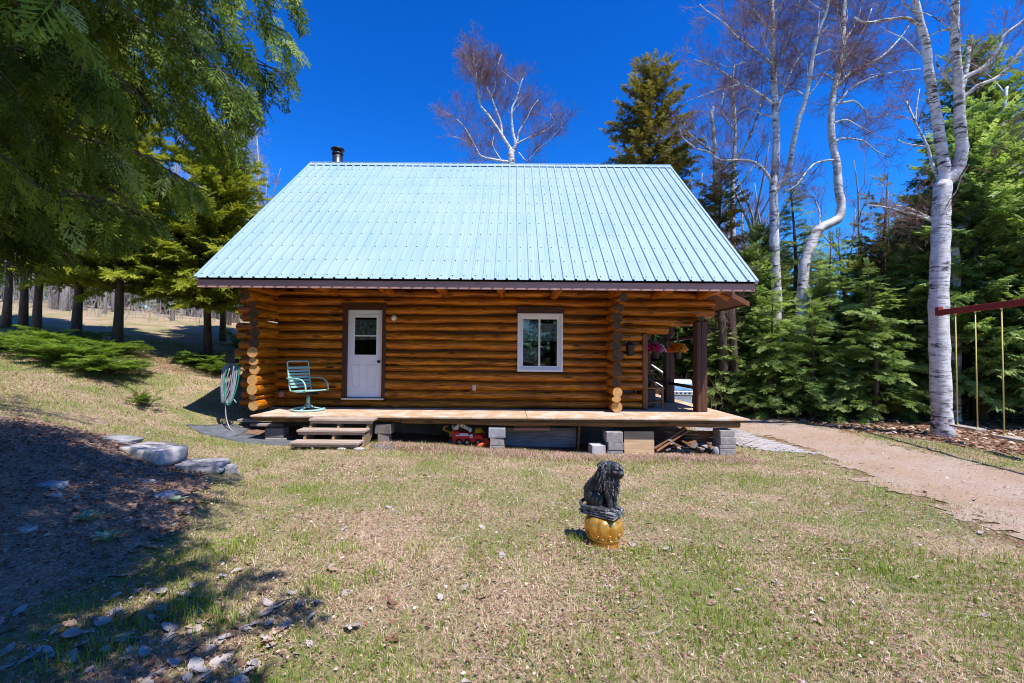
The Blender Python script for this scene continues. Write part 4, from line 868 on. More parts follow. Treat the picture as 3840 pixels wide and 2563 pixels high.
# bare trees
def grow(mb,tw,pts,r0,r1,r,depth,dens,up=.35,tl=1.):
    P=[np.array(p,float) for p in pts]; seg=[np.linalg.norm(P[i+1]-P[i]) for i in range(len(P)-1)]; L=sum(seg)
    def at(s):
        s=s*L
        for i,q in enumerate(seg):
            if s<=q or i==len(seg)-1: f=min(1,s/max(q,1e-6)); return P[i]*(1-f)+P[i+1]*f,(P[i+1]-P[i])/max(q,1e-6)
            s-=q
    n=max(2,int(L*dens))
    for i in range(n):
        s=r.uniform(.12,1.) if depth<3 else r.uniform(.35,1.)
        p,d=at(s); v=r.normal(0,1,3); v-=d*v.dot(d); v/=np.linalg.norm(v)+1e-6; a=R_(r.uniform(28,65)); q=d*math.cos(a)+v*math.sin(a); q[2]+=up*r.uniform(.2,1); q/=np.linalg.norm(q)
        l=(r.uniform(.5,1.15)*(1.25-.5*s))*(.34*L+.25 if depth>=2 else .5*L+.12)*tl; l=min(l,{3:1.9,2:1.15,1:.6,0:.3}[depth]*tl); rr_=min(.55*(r0+(r1-r0)*s),.012*l+.002)
        pp=[p]; dd=q.copy(); k=4 if depth>1 else 3
        for j in range(k):
            dd=dd+r.normal(0,.20,3); dd[2]+=.10*up; dd/=np.linalg.norm(dd); pp.append(pp[-1]+dd*l/k)
        big=depth>=3
        (mb if big else tw).tube(pp,[max(.0034,rr_*(1-.8*j/k)) for j in range(k+1)],5 if big else 3,caps=False)
        if depth>0: grow(mb,tw,pp,rr_,rr_*.3,r,depth-1,{3:5.2,2:10.,1:13.}[depth]*(dens/2.2 if depth==3 else 1),up,tl)
def smooth(pts,k=3):
    P=[np.array(p,float) for p in pts]; o=[]
    for i in range(len(P)-1):
        a=P[max(i-1,0)];b=P[i];c=P[i+1];d=P[min(i+2,len(P)-1)]
        for j in range(k):
            t=j/k; o.append(.5*((2*b)+(-a+c)*t+(2*a-5*b+4*c-d)*t*t+(-a+3*b-3*c+d)*t**3))
    return o+[P[-1]]
def traced(key,name,label,group,seed,dens=1.3,twig='twig',bark='birch'):
    L=BIRCH[key]; x,y,z=L[0][1][0]; z=min(z,zg(x,y)); o=thing(name,label,'tree',(x,y,z),0,group); r=np.random.default_rng(seed); tk=MB();lb=MB();tw=MB()
    for kind,pts,r0,r1 in L:
        thin=.62 if key=='roof_birch' else .85 if key in ('tall_birch','curved_birch') and kind=='l' else 1.; r0*=thin; r1*=thin; q=smooth(pts); n=len(q); rad=[(r0+(r1-r0)*i/(n-1))*(1+.06*math.sin(i*2.3)) for i in range(n)]
        if kind=='t' and pts is L[0][1]: q[0]=np.array([q[0][0],q[0][1],zg(q[0][0],q[0][1])-.2]); rad[0]*=1.25
        bb_=MB(); bb_.tube(q,rad,12 if kind=='t' else 8); part('trunk' if pts is L[0][1] else 'stem' if kind=='t' else 'limb',bb_,bark,o)
        hi=q if kind=='l' else q[int(n*.45) if pts is L[0][1] else n//4:]
        grow(lb,tw,hi,r0*.8,r1,r,2 if kind=='l' else 3,dens if kind=='t' else dens*1.9,.3)
    struct(part('small_limb',lb,bark,o),'stuff'); struct(part('twig',tw,twig,o),'stuff'); return o
BG='leafless birches among the evergreens'
traced('near_birch','birch_tree','white birch holding the red swing beam, forking into two stems high up',BG,31,1.3)
traced('behind_birch','birch_tree','pale birch standing close behind the swing birch and leaning right above it',BG,32,1.2)
traced('curved_birch','birch_tree','white birch with a sharp S bend in its trunk above the young firs',BG,33,1.9)
traced('tall_birch','birch_tree','tall straight white birch with long limbs reaching left over the cabin roof',BG,34,2.0)
traced('roof_birch','birch_tree','spreading leafless birch rising behind the middle of the cabin roof',BG,35,3.2)
traced('forked_birch','birch_tree','thin leafless birch between the olive cedar and the tall straight birch',BG,36,2.2)
traced('broken_birch','birch_tree','broken topped birch snag beside the olive cedar behind the roof',BG,37,2.)
def bare_mesh(seed,h,r0,dens=1.0,tl=1.,forks=3):
    r=np.random.default_rng(seed); tk=MB();tw=MB(); pts=[np.array([0,0,-.2])]; d=np.array([0,0,1.])
    for i in range(7): d=d+r.normal(0,.07,3)*np.array([1,1,.2]); d/=np.linalg.norm(d); pts.append(pts[-1]+d*h/7)
    q=smooth(pts,2); n=len(q); tk.tube(q,[r0*(1.15 if i==0 else 1-.9*i/(n-1)) for i in range(n)],8)
    for f in range(forks):
        i=int(n*r.uniform(.35,.75)); a=r.uniform(0,6.3); p=[q[i]]; dd=np.array([math.cos(a)*.6,math.sin(a)*.6,.8])
        for j in range(5): dd=dd+r.normal(0,.15,3); dd[2]+=.15; dd/=np.linalg.norm(dd); p.append(p[-1]+dd*h*.075)
        tk.tube(smooth(p,2),[r0*.5*(1-.85*k/10) for k in range(11)],5); grow(tk,tw,p,r0*.4,.01,r,2,dens*1.6,.4,tl)
    grow(tk,tw,q[n//3:],r0*.7,.01,r,3,dens*.8,.4,tl)
    return tk,tw
BM=[]
for sd,h in ((51,9.),(52,8.),(53,10.)):
    a,b=bare_mesh(sd,h,.13,.55); BM.append((a.mesh('trunk','greybark'),b.mesh('twig','twig'),h))
def bare(k,x,y,h,label,group,rz=0.):
    a,b,h0=BM[k]; o=thing('bare_tree',label,'tree',(x,y,zg(x,y)),rz,group); s=h/h0; o.scale=(s,s,s); link('trunk',a,o,True); struct(link('twig',b,o,True),'stuff'); return o
for i,(u,y,h,lab) in enumerate(((755,24,11.6,'slim leafless tree rising right behind the chimney'),(690,25,9.3,'leafless tree left of the chimney behind the roof'),(665,27,9.6,'leafless sapling farthest left above the roof slope'),(595,21,10.4,'leafless tree between the yellow green cedar and the roof'),
  (1095,29,11.0,'leafless tree behind the left limbs of the roof birch'),(1245,27,11.6,'leafless tree behind the right limbs of the roof birch'),(1290,29,11.2,'leafless tree right of the roof birch above the ridge'),(1020,30,10.4,'small leafless crown just above the ridge left of the roof birch'))):
    bare(i%3,U(u,y),y,h-zg(U(u,y),y)*.9,lab,'leafless trees behind the cabin',i*1.3)
for i,(u,y,h) in enumerate(((1620,22,11),(1600,25,12),(1655,24,12.5),(1720,22,12),(1745,26,12),(2000,20,10.5),(2060,24,9.5),(1960,26,10),(2110,19,9.5),(2300,16,10.5),(1700,30,13))):
    bare(i%3,U(u,y),y,h,('tall ' if h>11.4 else 'low ')+'thin leafless tree '+('far back ' if y>24.5 else 'set back ' if y>21 else 'close in ')+zone(U(u,y),y),'leafless trees among the right hand birches',i*.9)
# far wood at the left: pale trunks beyond the meadow
fr=np.random.default_rng(77); FAR='pale leafless trunks of the wood beyond the left meadow'; TM=[]
for k in range(4):
    t=MB(); q=[np.array([0,0,-.3])]; 
    for i in range(5): q.append(q[-1]+np.array([fr.normal(0,.10),fr.normal(0,.10),1.9]))
    t.tube(q,[.17,.13,.10,.07,.04,.008],7); w=MB(); grow(t,w,q[2:],.1,.03,fr,2,1.0,.3); TM.append((t.mesh('trunk','greybark'),w.mesh('twig','paletwig')))
for i in range(52):
    y=fr.uniform(19.5,33); u=fr.uniform(-60,640); x=U(u,y)
    if x>-6.2: continue
    k_=('thick ' if fr.random()<.5 else 'slim ')
    o=thing('bare_tree','pale grey '+k_+'leafless trunk '+('at the meadow edge ' if y<23 else 'midway in the wood ' if y<28 else 'deep in the wood ')+lzone(u),'tree',(x,y,zg(x,y)),fr.uniform(0,6),FAR); s=fr.uniform(.9,1.4) if k_[0]=='t' else fr.uniform(.4,.65); o.scale=(s,s,1.1); a,b=TM[i%4]; link('trunk',a,o,True); struct(link('twig',b,o,True),'stuff')
bm=MB()
for i in range(900):
    y=fr.uniform(19.2,33); u=fr.uniform(-80,560); x=U(u,y)
    if x>-6.5: continue
    z=zg(x,y); h=fr.uniform(.3,1.7)*(1+(fr.random()<.2)*1.3); bm.tube([(x,y,z-.05),(x+fr.normal(0,.15),y+fr.normal(0,.1),z+h*.5),(x+fr.normal(0,.35),y+fr.normal(0,.3),z+h)],[.008,.006,.002],3,caps=False)
struct(part('brushwood',bm,'paletwig'),'stuff','thin leafless brush at the far edge of the left meadow')
bm=MB()
for i in range(420):
    y=fr.uniform(33,52); x=U(fr.uniform(-120,640),y); z=zg(x,y); h=fr.uniform(3.,8.); r_=fr.uniform(.03,.12); l=fr.normal(0,.25); bm.tube([(x,y,z-.3),(x+l*.4,y,z+h*.5),(x+l,y,z+h)],[r_,r_*.8,.01],4,caps=False)
    for j in range(3): a=fr.uniform(0,6.3); q=fr.uniform(.3,.8); bm.tube([(x+l*q*.7,y,z+h*q),(x+l*q+fr.normal(0,.9),y+fr.normal(0,.5),z+h*q+fr.uniform(.3,1.4))],[.02,.004],3,caps=False)
struct(part('far_woods',bm,'paletwig'),'stuff','dense pale leafless wood far beyond the left meadow')
bm=MB()
for i in range(1300):
    y=fr.uniform(14.2,20); u=fr.uniform(1480,2130); x=U(u,y); z=zg(x,y); h=fr.uniform(.3,1.3); bm.tube([(x,y,z-.05),(x+fr.normal(0,.15),y,z+h*.5),(x+fr.normal(0,.35),y+fr.normal(0,.3),z+h)],[.008,.006,.002],3,caps=False)
struct(part('dry_undergrowth',bm,'twig'),'stuff')
for i,(u,y) in enumerate(((640,31),(560,30),(470,29),(380,28),(300,30),(220,28),(140,29),(60,31),(-20,28),(520,36),(250,37),(60,38))):
    conifer(['spruce','cedar','spruce2'][i%3],U(u,y),y,fr.uniform(4.5,7.5),'dark evergreen '+('deep ' if y>33 else '')+'among the pale trunks beyond the meadow '+lzone(u),'far evergreens beyond the left meadow','evergreen',i*1.,1.1)
for u,y in ((620,19.3),(668,19.0)): pass
# bare trunks seen right of the porch
for x,y,lab in ((6.95,15.0,'dark bare trunk just right of the porch post'),(7.35,15.15,'thicker dark trunk beside the driveway right of the porch'),(7.75,16.1,'slim shaded trunk third from the porch')):
    tk=MB(); z=zg(x,y); tk.tube([(x,y,z-.2),(x+.03,y,z+1.6),(x-.05,y,z+3.6),(x,y,z+5.5)],[.17,.14,.12,.06],8); tw=MB(); grow(tk,tw,[np.array((x+.03,y,z+1.6)),np.array((x-.05,y,z+3.6)),np.array((x,y,z+5.5))],.08,.03,fr,2,1.6,.2)
    o=thing('tree_trunk',lab,'tree',(x,y,z),0,'dark trunks right of the porch'); part('trunk',tk,'bark',o); struct(part('twig',tw,'twig',o),'stuff')
# low shrubs and seedlings
def shrub_mesh(seed,R0,h,nb=60,mat='shrub'):
    r=np.random.default_rng(seed); O=[];A=[];N=[];S=[];C=[]; tb=MB()
    for b in range(nb):
        az=r.uniform(0,6.3); L=R0*r.uniform(.5,1.1); d=np.array([math.cos(az),math.sin(az),0]); p0=np.array([r.normal(0,.12),r.normal(0,.12),r.uniform(.02,.3)*h]); ri=r.uniform(.25,1.)*h/R0
        cv=lambda s:p0+d*L*s+np.array([0,0,L*(ri*s*1.5-ri*s*s*.8)]); tb.tube([cv(0),cv(.5),cv(.95)],[.010,.006,.003],3,caps=False); ct=r.uniform(.1,.9)
        for i in range(int(L/.06)):
            s=.2+.8*i/(L/.06); dd=unit(cv(s+.02)-cv(s-.02)); lat=np.cross([0,0,1.],dd)
            for g in (1,-1): O.append(cv(s));A.append(dd*.7+lat*g*.75+r.normal(0,.12,3));N.append(np.array([0,0,1.])+r.normal(0,.35,3));S.append(r.uniform(.10,.20));C.append(np.clip(ct+r.normal(0,.15),0,1))
    V,T,ti=scatter(*FR_S,np.array(O),np.array(A),np.array(N),np.array(S),np.array(C)); return tb.mesh('stem','bark'),np_mesh('foliage',V,T,mat,ti)
SH=[shrub_mesh(61,.9,.55),shrub_mesh(62,.8,.45),shrub_mesh(63,.35,.5,26)]
def shrub(k,x,y,s,lab,group=None,name='low_shrub',cat='shrub'):
    o=thing(name,lab,cat,(x,y,zg(x,y)-.02),s*7,group); o.scale=(s,s,s); link('stem',SH[k][0],o,True); link('foliage',SH[k][1],o,True)
LS='low yew shrubs below the left trunks'
for k,x,y,s,lab in ((0,-12.6,11.4,1.15,'low green shrub nearest the left edge below the trunks'),(1,-11.2,10.9,1.2,'low green shrub in front of the pale leaning trunk'),(0,-10.2,10.55,1.15,'bright low shrub at the middle of the shrub bed'),(1,-9.2,10.3,1.1,'bright spreading shrub at the right end of the shrub bed'),(0,-11.9,12.2,1.1,'low shrub behind the others between the grey trunks'),(1,-10.4,11.8,1.0,'low shrub around the foot of the straight dark trunk'),(1,-8.7,13.0,1.0,'low shrub at the foot of the cedar trunks left of the cabin'),(0,-8.1,12.6,.8,'small shrub between the cedar trunks and the cabin corner')):
    shrub(k,x,y,s,lab,LS)
shrub(2,-7.55,9.3,.72,'lone knee high evergreen seedling on the bare slope left of the cabin',None,'fir_seedling','seedling')
shrub(2,-9.1,15.2,1.6,'small round evergreen bush behind the cedar trunks left of the cabin',None,'fir_seedling','seedling')

# ---------------------------------------------------------------- swivel chair
def RZm(a): return Euler((0,0,a)).to_matrix()
chair=thing('swivel_chair','mint green metal swivel patio chair with strap seat on the deck','chair',(-4.36,9.80,.610),R_(-27))
t=MB(); t.tube([(.325*math.cos(a),.325*math.sin(a),.022) for a in np.linspace(0,2*PI,33)[:-1]],.021,8,closed=True); part('base_ring',t,'swivel',chair,True)
for k in range(4):
    a=k*PI/2+.4; t=MB(); t.tube([(.02*math.cos(a),.02*math.sin(a),.16),(.10*math.cos(a),.10*math.sin(a),.075),(.32*math.cos(a),.32*math.sin(a),.035)],.013,6); part('base_spoke',t,'swivel',chair,True)
t=MB(); t.tube([(0,0,.05),(0,0,.33)],.027,10); t.tube([(0,0,.13),(0,0,.30)],.036,10); part('pedestal',t,'swivel',chair,True)
t=MB(); t.box((0,0,.345),(.34,.26,.022)); t.box((0,.10,.372),(.40,.03,.03)); t.box((0,-.10,.372),(.40,.03,.03)); part('swivel_plate',t,'black',chair,True,.004)
for s in (1,-1):
    t=MB(); y=s*.265
    t.tube(smooth([(-.20,y,.415),(-.24,y,.44),(-.275,y,.56),(-.315,y,.80),(-.345,y,.99),(-.350,y*.97,1.025)],3),.014,8); t.tube([(-.21,y,.415),(.0,y,.405),(.20,y,.425),(.27,y,.435)],.014,8); part('side_rail',t,'swivel',chair,True)
    t=MB(); y=s*.285
    t.tube(smooth([(-.33,y,.685),(-.20,y,.690),(.02,y,.685),(.15,y,.655),(.235,y,.58),(.265,y,.49),(.262,y,.425)],4),.017,8,flat=.8); part('armrest',t,'swivel',chair,True)
t=MB(); t.tube(smooth([(-.348,-.265,1.01),(-.356,-.24,1.045),(-.358,0,1.05),(-.356,.24,1.045),(-.348,.265,1.01)],3),.014,8); part('top_rail',t,'swivel',chair,True)
t=MB(); t.tube([(.27,-.265,.435),(.285,-.2,.437),(.285,.2,.437),(.27,.265,.435)],.014,8); part('front_rail',t,'swivel',chair,True)
for i in range(7):
    z=.50+.068*i; x=-.262-(z-.5)*.172; t=MB(); t.box((x,0,z),(.010,.53,.044),Euler((0,R_(-9),0)).to_matrix()); part('back_strap',t,'strap',chair,True)
for i in range(7):
    x=-.19+.066*i; t=MB(); t.box((x,0,.424+.002*i),(.045,.53,.010)); part('seat_strap',t,'strap',chair,True)
# ---------------------------------------------------------------- hose coil
hose=thing('garden_hose','coiled grey garden hose hanging on the left corner of the cabin','hose',(-6.0,9.72,1.62))
hr=random.Random(4)
for j in range(7):
    pts=[]; w=.10+.010*j; hgt=.42+.02*hr.uniform(-1,1)
    for a in np.linspace(0,2*PI,25)[:-1]: pts.append((-6.02+.028*j-.08+w*math.cos(a)*.9+.02*math.sin(a*2+j),9.72-.04*j*.3+.08*math.sin(a),1.62-hgt+hgt*math.sin(a)+.08*math.cos(a*2)*.2))
    t=MB(); t.tube(pts,.012,6,closed=True); part('hose_loop',t,'greenhose' if j==6 else 'hose',hose)
t=MB(); t.tube(smooth([(-5.98,9.66,1.5),(-6.03,9.64,1.2),(-6.02,9.62,.8),(-5.98,9.58,.5),(-5.85,9.5,.27),(-5.72,9.45,zg(-5.72,9.45)+.03)],4),.013,6); part('hose_end',t,'hose',hose)
t=MB(); t.tube(smooth([(-5.90,9.68,1.55),(-5.93,9.66,1.25),(-5.92,9.64,.95),(-5.78,9.60,.78)],3),.012,6); part('hose_tail',t,'hose',hose)
t=MB(); t.box((-6.02,9.80,1.66),(.22,.16,.10)); t.box((-6.02,9.72,1.72),(.20,.02,.20)); part('hose_hanger',t,'black',hose,bv=.02)
# ---------------------------------------------------------------- lantern and porch things
lan=thing('hanging_lantern','black metal lantern hanging beside the right log corner','lantern',(2.60,10.02,1.83))
t=MB(); t.lathe([(.075,0),(.085,.02),(.092,.19),(.10,.20)],6,(2.60,10.02,1.86)); part('lantern_body',t,'black',lan)
t=MB(); t.lathe([(.135,2.055),(.130,2.07),(.06,2.13),(.02,2.15)],6,(2.60,10.02,0)); part('lantern_roof',t,'black',lan)
t=MB(); t.lathe([(.05,1.83),(.08,1.862)],6,(2.60,10.02,0)); part('lantern_foot',t,'black',lan)
t=MB(); t.tube(smooth([(2.60,10.02,2.15),(2.60,10.02,2.24),(2.615,10.05,2.27),(2.60,10.2,2.26),(2.60,10.38,2.24)],3),.006,5); part('hook',t,'black',lan)
tb_=thing('side_table','small low wooden table beside the porch post','table',(3.25,10.95,.61))
t=MB(); t.bb(2.98,3.56,10.62,11.30,1.06,1.10); part('table_top',t,'table',tb_,bv=.006)
t=MB(); t.bb(3.02,3.52,10.66,11.26,.74,.765); part('shelf',t,'table',tb_)
for x in (3.02,3.52):
    for y in (10.66,11.26): t=MB(); t.bb(x-.025,x+.025,y-.025,y+.025,.611,1.058); part('leg',t,'table',tb_,bv=.004)
kg=thing('kettle_grill','black round lidded grill standing on the small porch table','grill',(3.18,10.95,1.10))
t=MB(); t.lathe([(.06,1.102),(.16,1.13),(.20,1.20),(.205,1.24)],18,(3.18,10.95,0)); part('bowl',t,'black',kg)
t=MB(); t.lathe([(.21,1.242),(.20,1.30),(.14,1.37),(.05,1.405),(.01,1.41)],18,(3.18,10.95,0)); part('lid',t,'black',kg)
bx=thing('black_crate','black slatted crate standing under the small porch table','crate',(3.2,10.95,.77))
t=MB(); t.bb(3.06,3.38,10.74,11.18,.768,1.04); part('crate_body',t,'black',bx,bv=.01)
bq=thing('barbecue','stainless steel barbecue with a hood and side shelf behind the porch','grill',(5.25,14.2,zg(5.25,14.2)))
t=MB(); t.bb(4.92,5.52,13.95,14.45,.02,.62); part('cart',t,'stainless',bq,bv=.01)
t=MB(); t.bb(4.9,5.54,13.9,14.5,.64,.78); part('firebox',t,'stainless',bq,bv=.02)
t=MB(); t.prism([(13.9,.79),(14.5,.79),(14.5,1.02),(14.36,1.12),(14.02,1.12),(13.92,1.02)],0,1,fn=lambda q:(4.92+.60*q[1],q[0],q[2])); part('hood',t,'stainless',bq,bv=.015)
t=MB(); t.tube([(5.0,13.86,.95),(5.44,13.86,.95)],.012,6); part('handle',t,'steel',bq)
t=MB(); t.bb(5.55,5.98,13.95,14.45,.74,.78); t.bb(5.55,5.98,13.93,13.955,.66,.78); part('side_shelf',t,'stainless',bq,bv=.008)
for i in range(4): t=MB(); t.lathe([(.028,0),(.024,.03)],10,(5.03+.13*i,13.895,.71),Euler((R_(90),0,0)).to_matrix()); part('knob',t,'black',bq)
sr=thing('stair_railing','pale sloping handrail beyond the porch behind the flower baskets','railing',(5.1,15.3,zg(5.1,15.3)))
t=MB(); t.tube([(4.50,15.3,1.66),(5.95,15.3,.70)],.032,8); part('handrail',t,'white',sr)
t=MB(); t.tube([(4.50,15.3,1.16),(5.95,15.3,.26)],.02,6); part('lower_rail',t,'white',sr)
for x in (4.55,5.25,5.9):
    z=1.66-(x-4.5)*.662; t=MB(); t.tube([(x,15.3,zg(x,15.3)-.05),(x,15.3,z-.03)],.025,6); part('rail_post',t,'white',sr)
PET=np.array([(0,0,0),(.5,-.42,.1),(1,-.25,.0),(1.05,.25,0),(.5,.42,.1)],float); PETT=np.array([(0,1,2),(0,2,3),(0,3,4)])
def basket(x,y,z,mat,label,arm):
    r=np.random.default_rng(int(x*100)); o=thing('flower_basket',label,'flower basket',(x,y,z),0,'hanging flower baskets on the porch')
    t=MB(); t.lathe([(.075,z-.16),(.10,z-.02),(.112,z),(.10,z+.005)],14,(x,y,0)); part('pot',t,'pot',o)
    n=420; d=unit(r.normal(0,1,(n,3))); d[:,2]=np.abs(d[:,2])*.9-.12; O=np.array([x,y,z+.05])+d*np.array([.20,.19,.155])*r.uniform(.65,1.05,(n,1)); A=d+r.normal(0,.5,(n,3))
    V,T,ti=scatter(PET,PETT,O,A,r.normal(0,1,(n,3)),r.uniform(.045,.075,n),np.clip(.5+.32*np.sign(d[:,0])*(np.abs(d[:,0])>.35)+r.normal(0,.16,n),0,1)); link('blossom',np_mesh('blossom',V,T,mat,ti),o)
    V,T,ti=scatter(*FR_C,O[::6]-d[::6]*.05,A[::6],r.normal(0,1,(len(O[::6]),3)),r.uniform(.08,.13,len(O[::6])),r.random(len(O[::6]))); link('leaves',np_mesh('leaves',V,T,'spruce',ti),o)
    t=MB()
    for k in range(3): a=k*2.1; t.tube([(x+.10*math.cos(a),y+.10*math.sin(a),z),(x,y,z+.42)],.003,4)
    t.tube([(x,y,z+.42),(x,y,z+.47),(arm[0],arm[1],z+.47)],.007,5); t.tube([(arm[0],arm[1],z+.22),(x*.75+arm[0]*.25,y*.75+arm[1]*.25,z+.465)],.005,4); part('hanger',t,'white',o)
basket(3.47,11.0,1.93,'petalpink','hanging pot of pink and white flowers beside the cabin end post',(3.105,10.62))
basket(4.04,11.1,1.93,'petalorange','hanging pot of orange flowers between the two porch posts',(4.06,12.02))
# ---------------------------------------------------------------- under the deck
def boardthing(name,label,cat,c,d,m,rot=(0,0,0),group=None,ends=None):
    t=MB(); t.box((0,0,0),d); o=link(name,t.mesh(name,m)); o.location=c; o.rotation_euler=rot; bevel(o,.004); return tag(o,label,cat,group)
zb=zg(2.55,9.10)
boardthing('plywood_board','square pale plywood board leaning upright under the right part of the deck','board',(2.545,9.12,zb+.215),(.60,.022,.45),'ply',(R_(-4),0,0))
boardthing('insulation_panel','long grey mottled panel standing on edge under the middle of the deck','panel',(.62,9.72,zg(.6,9.7)+.20),(1.50,.04,.40),'scrapgrey',(R_(-6),0,0))
boardthing('pink_plank','short pinkish plank tucked under the deck beam above the grey panel','board',(.42,9.30,.345),(.72,.10,.05),'pink',(R_(20),0,0))
boardthing('wood_stake','upright wood stake at the right end of the grey panel','stake',(1.40,9.5,zg(1.4,9.5)+.24),(.05,.04,.52),'scrap',(0,R_(3),0))
boardthing('white_block','pale concrete block on the ground left of the tall block pillar','block',(1.70,9.10,zg(1.7,9.1)+.10),(.27,.30,.20),'palestone',(0,0,R_(6)))
boardthing('slate_slab','thin blue grey slate lying on the ground by the white block','slab',(1.42,9.0,zg(1.4,9.0)+.012),(.36,.14,.02),'mat',(0,0,R_(-4)))
boardthing('stored_plank','grey plank stored flat on the ground behind the left corner of the deck','board',(-5.45,10.02,.36),(1.0,.18,.05),'scrapgrey',(0,0,R_(2)))
boardthing('stored_plank','second grey plank lower down behind the left corner of the deck','board',(-5.25,9.90,.28),(.75,.16,.05),'scrapgrey',(0,0,R_(-3)))
lr=random.Random(9); GL='scrap boards piled under the right end of the deck'
SM=[]
for k,(d,m) in enumerate((((.62,.10,.030),'scrap'),((.48,.09,.035),'scrapgrey'),((.10,.55,.032),'scrapgrey'),((.14,.5,.04),'scrap'),((.75,.12,.028),'scrap'),((.11,.5,.028),'scrapgrey'))):
    t=MB(); t.box((0,0,0),d); SM.append(t.mesh('scrap_board',m))
def scrap(k,x,y,z,rx=0,ry=0,rz=0,lab='rough end of scrap board in the heap between the plywood board and the last pillar'):
    o=link('scrap_board',SM[k]); o.location=(x,y,z); o.rotation_euler=(R_(rx),R_(ry),R_(rz)); bevel(o,.003); return tag(o,lab,'board',GL)
z0=zg(3.6,9.3)
for i in range(9): scrap(lr.choice((0,1,4)),3.25+.10*lr.uniform(-1,1)+(i%3)*.30,9.38+lr.uniform(-.12,.12),z0+.03+.034*(i//3)+.006*lr.random(),0,lr.uniform(-3,3),lr.uniform(-14,14))
for i in range(16): scrap(lr.choice((2,3,5)),3.05+i*.062+lr.uniform(-.03,.03),9.33+lr.uniform(-.08,.08),z0+.06+lr.uniform(0,.16)+.05*math.sin(i*.25),lr.uniform(-8,8),lr.uniform(-38,38),lr.uniform(-12,12))
for i in range(7): scrap(4 if i%2 else 0,3.86+lr.uniform(-.03,.03),9.42,z0+.19+.033*i,0,lr.uniform(-2,2),lr.uniform(-6,6),'reddish scrap board in the neat stack against the last block pillar')
scrap(4,3.17,9.17,z0+.30,0,-33,2,'long pale scrap board leaning diagonally across the top of the heap')
scrap(4,3.21,9.13,z0+.26,0,-33,3,'second long pale scrap board leaning just below the topmost diagonal one')
scrap(0,3.42,9.36,z0+.40,0,0,4,'flat scrap board topmost on the middle of the heap')
scrap(0,3.50,9.35,z0+.36,0,2,-5,'flat orange scrap board just below the topmost one')
scrap(5,3.58,9.12,z0+.20,0,-52,0,'grey scrap board tilted steeply at the front of the heap')
scrap(3,3.46,9.12,z0+.21,0,38,0,'square pale board end turned on its corner at the heap front')
st_=MB(); st_.ell((0,0,0),(.07,.06,.10),8,6); o=link('field_stone',st_.mesh('field_stone','stone')); o.location=(4.02,9.0,z0+.07); tag(o,'dark upright stone against the foot of the last block pillar','stone')
def irregular(name,pts,lift,th,m,label,cat,sub=7):
    P=[Vector((x,y,0)) for x,y in pts]; c=sum(P,Vector())/len(P); V=[];F=[]; n=0; ring=[]
    for i in range(len(P)):
        a,b=P[i],P[(i+1)%len(P)]
        for j in range(sub): q=a+(b-a)*(j/sub); ring.append((q.x+.03*(vn(q.x,q.y,5.)-.5),q.y+.03*(vn(q.y,q.x,5.)-.5)))
    N=len(ring); L=[1.,.66,.33]
    for s in L:
        for x,y in ring: X=c.x+(x-c.x)*s; Y=c.y+(y-c.y)*s; V.append((X,Y,zg(X,Y)+lift+.02*(float(vn(X,Y,3.))-.5)))
    V.append((c.x,c.y,zg(c.x,c.y)+lift)); base=len(V); V+=[(x,y,z-th) for x,y,z in V[:N]]
    for r_ in range(2):
        for i in range(N): j=(i+1)%N; F.append((r_*N+i,r_*N+j,(r_+1)*N+j,(r_+1)*N+i))
    for i in range(N): j=(i+1)%N; F+=[(2*N+i,2*N+j,3*N),(i,base+i,base+j,j)]
    t=MB(); t.add(V,F,0,True); o=part(name,t,m); return tag(o,label,cat)
irregular('ground_sheet',[(-5.85,8.86),(-4.9,8.72),(-4.12,8.66),(-4.05,9.0),(-4.1,9.45),(-5.4,9.5),(-5.7,9.2)],.022,.03,'mat','dark grey sheet lying on the ground left of the wooden steps','ground sheet')
irregular('ground_sheet',[(-6.55,9.2),(-6.0,8.9),(-5.5,9.15),(-5.6,9.75),(-6.1,9.95)],.035,.03,'mat','dark grey sheet at the cabin corner below the hose','ground sheet')
irregular('ground_sheet',[(-2.62,8.75),(-2.40,8.95),(-2.2,8.7),(-2.12,8.35),(-2.40,8.28),(-2.62,8.5)],.022,.03,'mat','small torn dark sheet on the ground right of the wooden steps','ground sheet')
for x,y,w,lab in ((-2.72,8.22,.11,'flat pale stone under the right foot of the steps'),(-3.05,8.25,.09,'small flat stone under the front of the steps')):
    t=MB(); t.ell((0,0,0),(w,w*.6,.03),9,5); o=link('field_stone',t.mesh('field_stone','palestone')); o.location=(x,y,zg(x,y)+.015); tag(o,lab,'stone')
# ---------------------------------------------------------------- toys
K=.00071
def q_(px,py): return ((px-1165)*K,(905-py)*K)
def wheel(parent,x,y,z,r,w,hub,n=18):
    rt=Euler((R_(90),0,0)).to_matrix(); t=MB(); t.lathe([(r*.62,-w/2),(r*.94,-w/2),(r,-w*.3),(r,w*.3),(r*.94,w/2),(r*.62,w/2)],n,(x,y,z),rt); o=part('wheel',t,'rubber',parent,True)
    t=MB(); t.lathe([(r*.62,w*.44),(r*.60,w*.50),(r*.18,w*.40),(r*.16,w*.54),(r*.02,w*.56)],14,(x,y,z),rt)
    for k in range(6): a=k*PI/3; t.box((x+r*.36*math.cos(a),y-w*.50,z+r*.36*math.sin(a)),(r*.42,w*.10,r*.14),Euler((0,-a,0)).to_matrix())
    part('rim',t,hub,o,True)
zt=zg(-.88,9.4)
ft=thing('toy_fire_truck','red plastic toy fire truck with a white boom under the deck','toy truck',(-.88,9.42,zt),R_(-4))
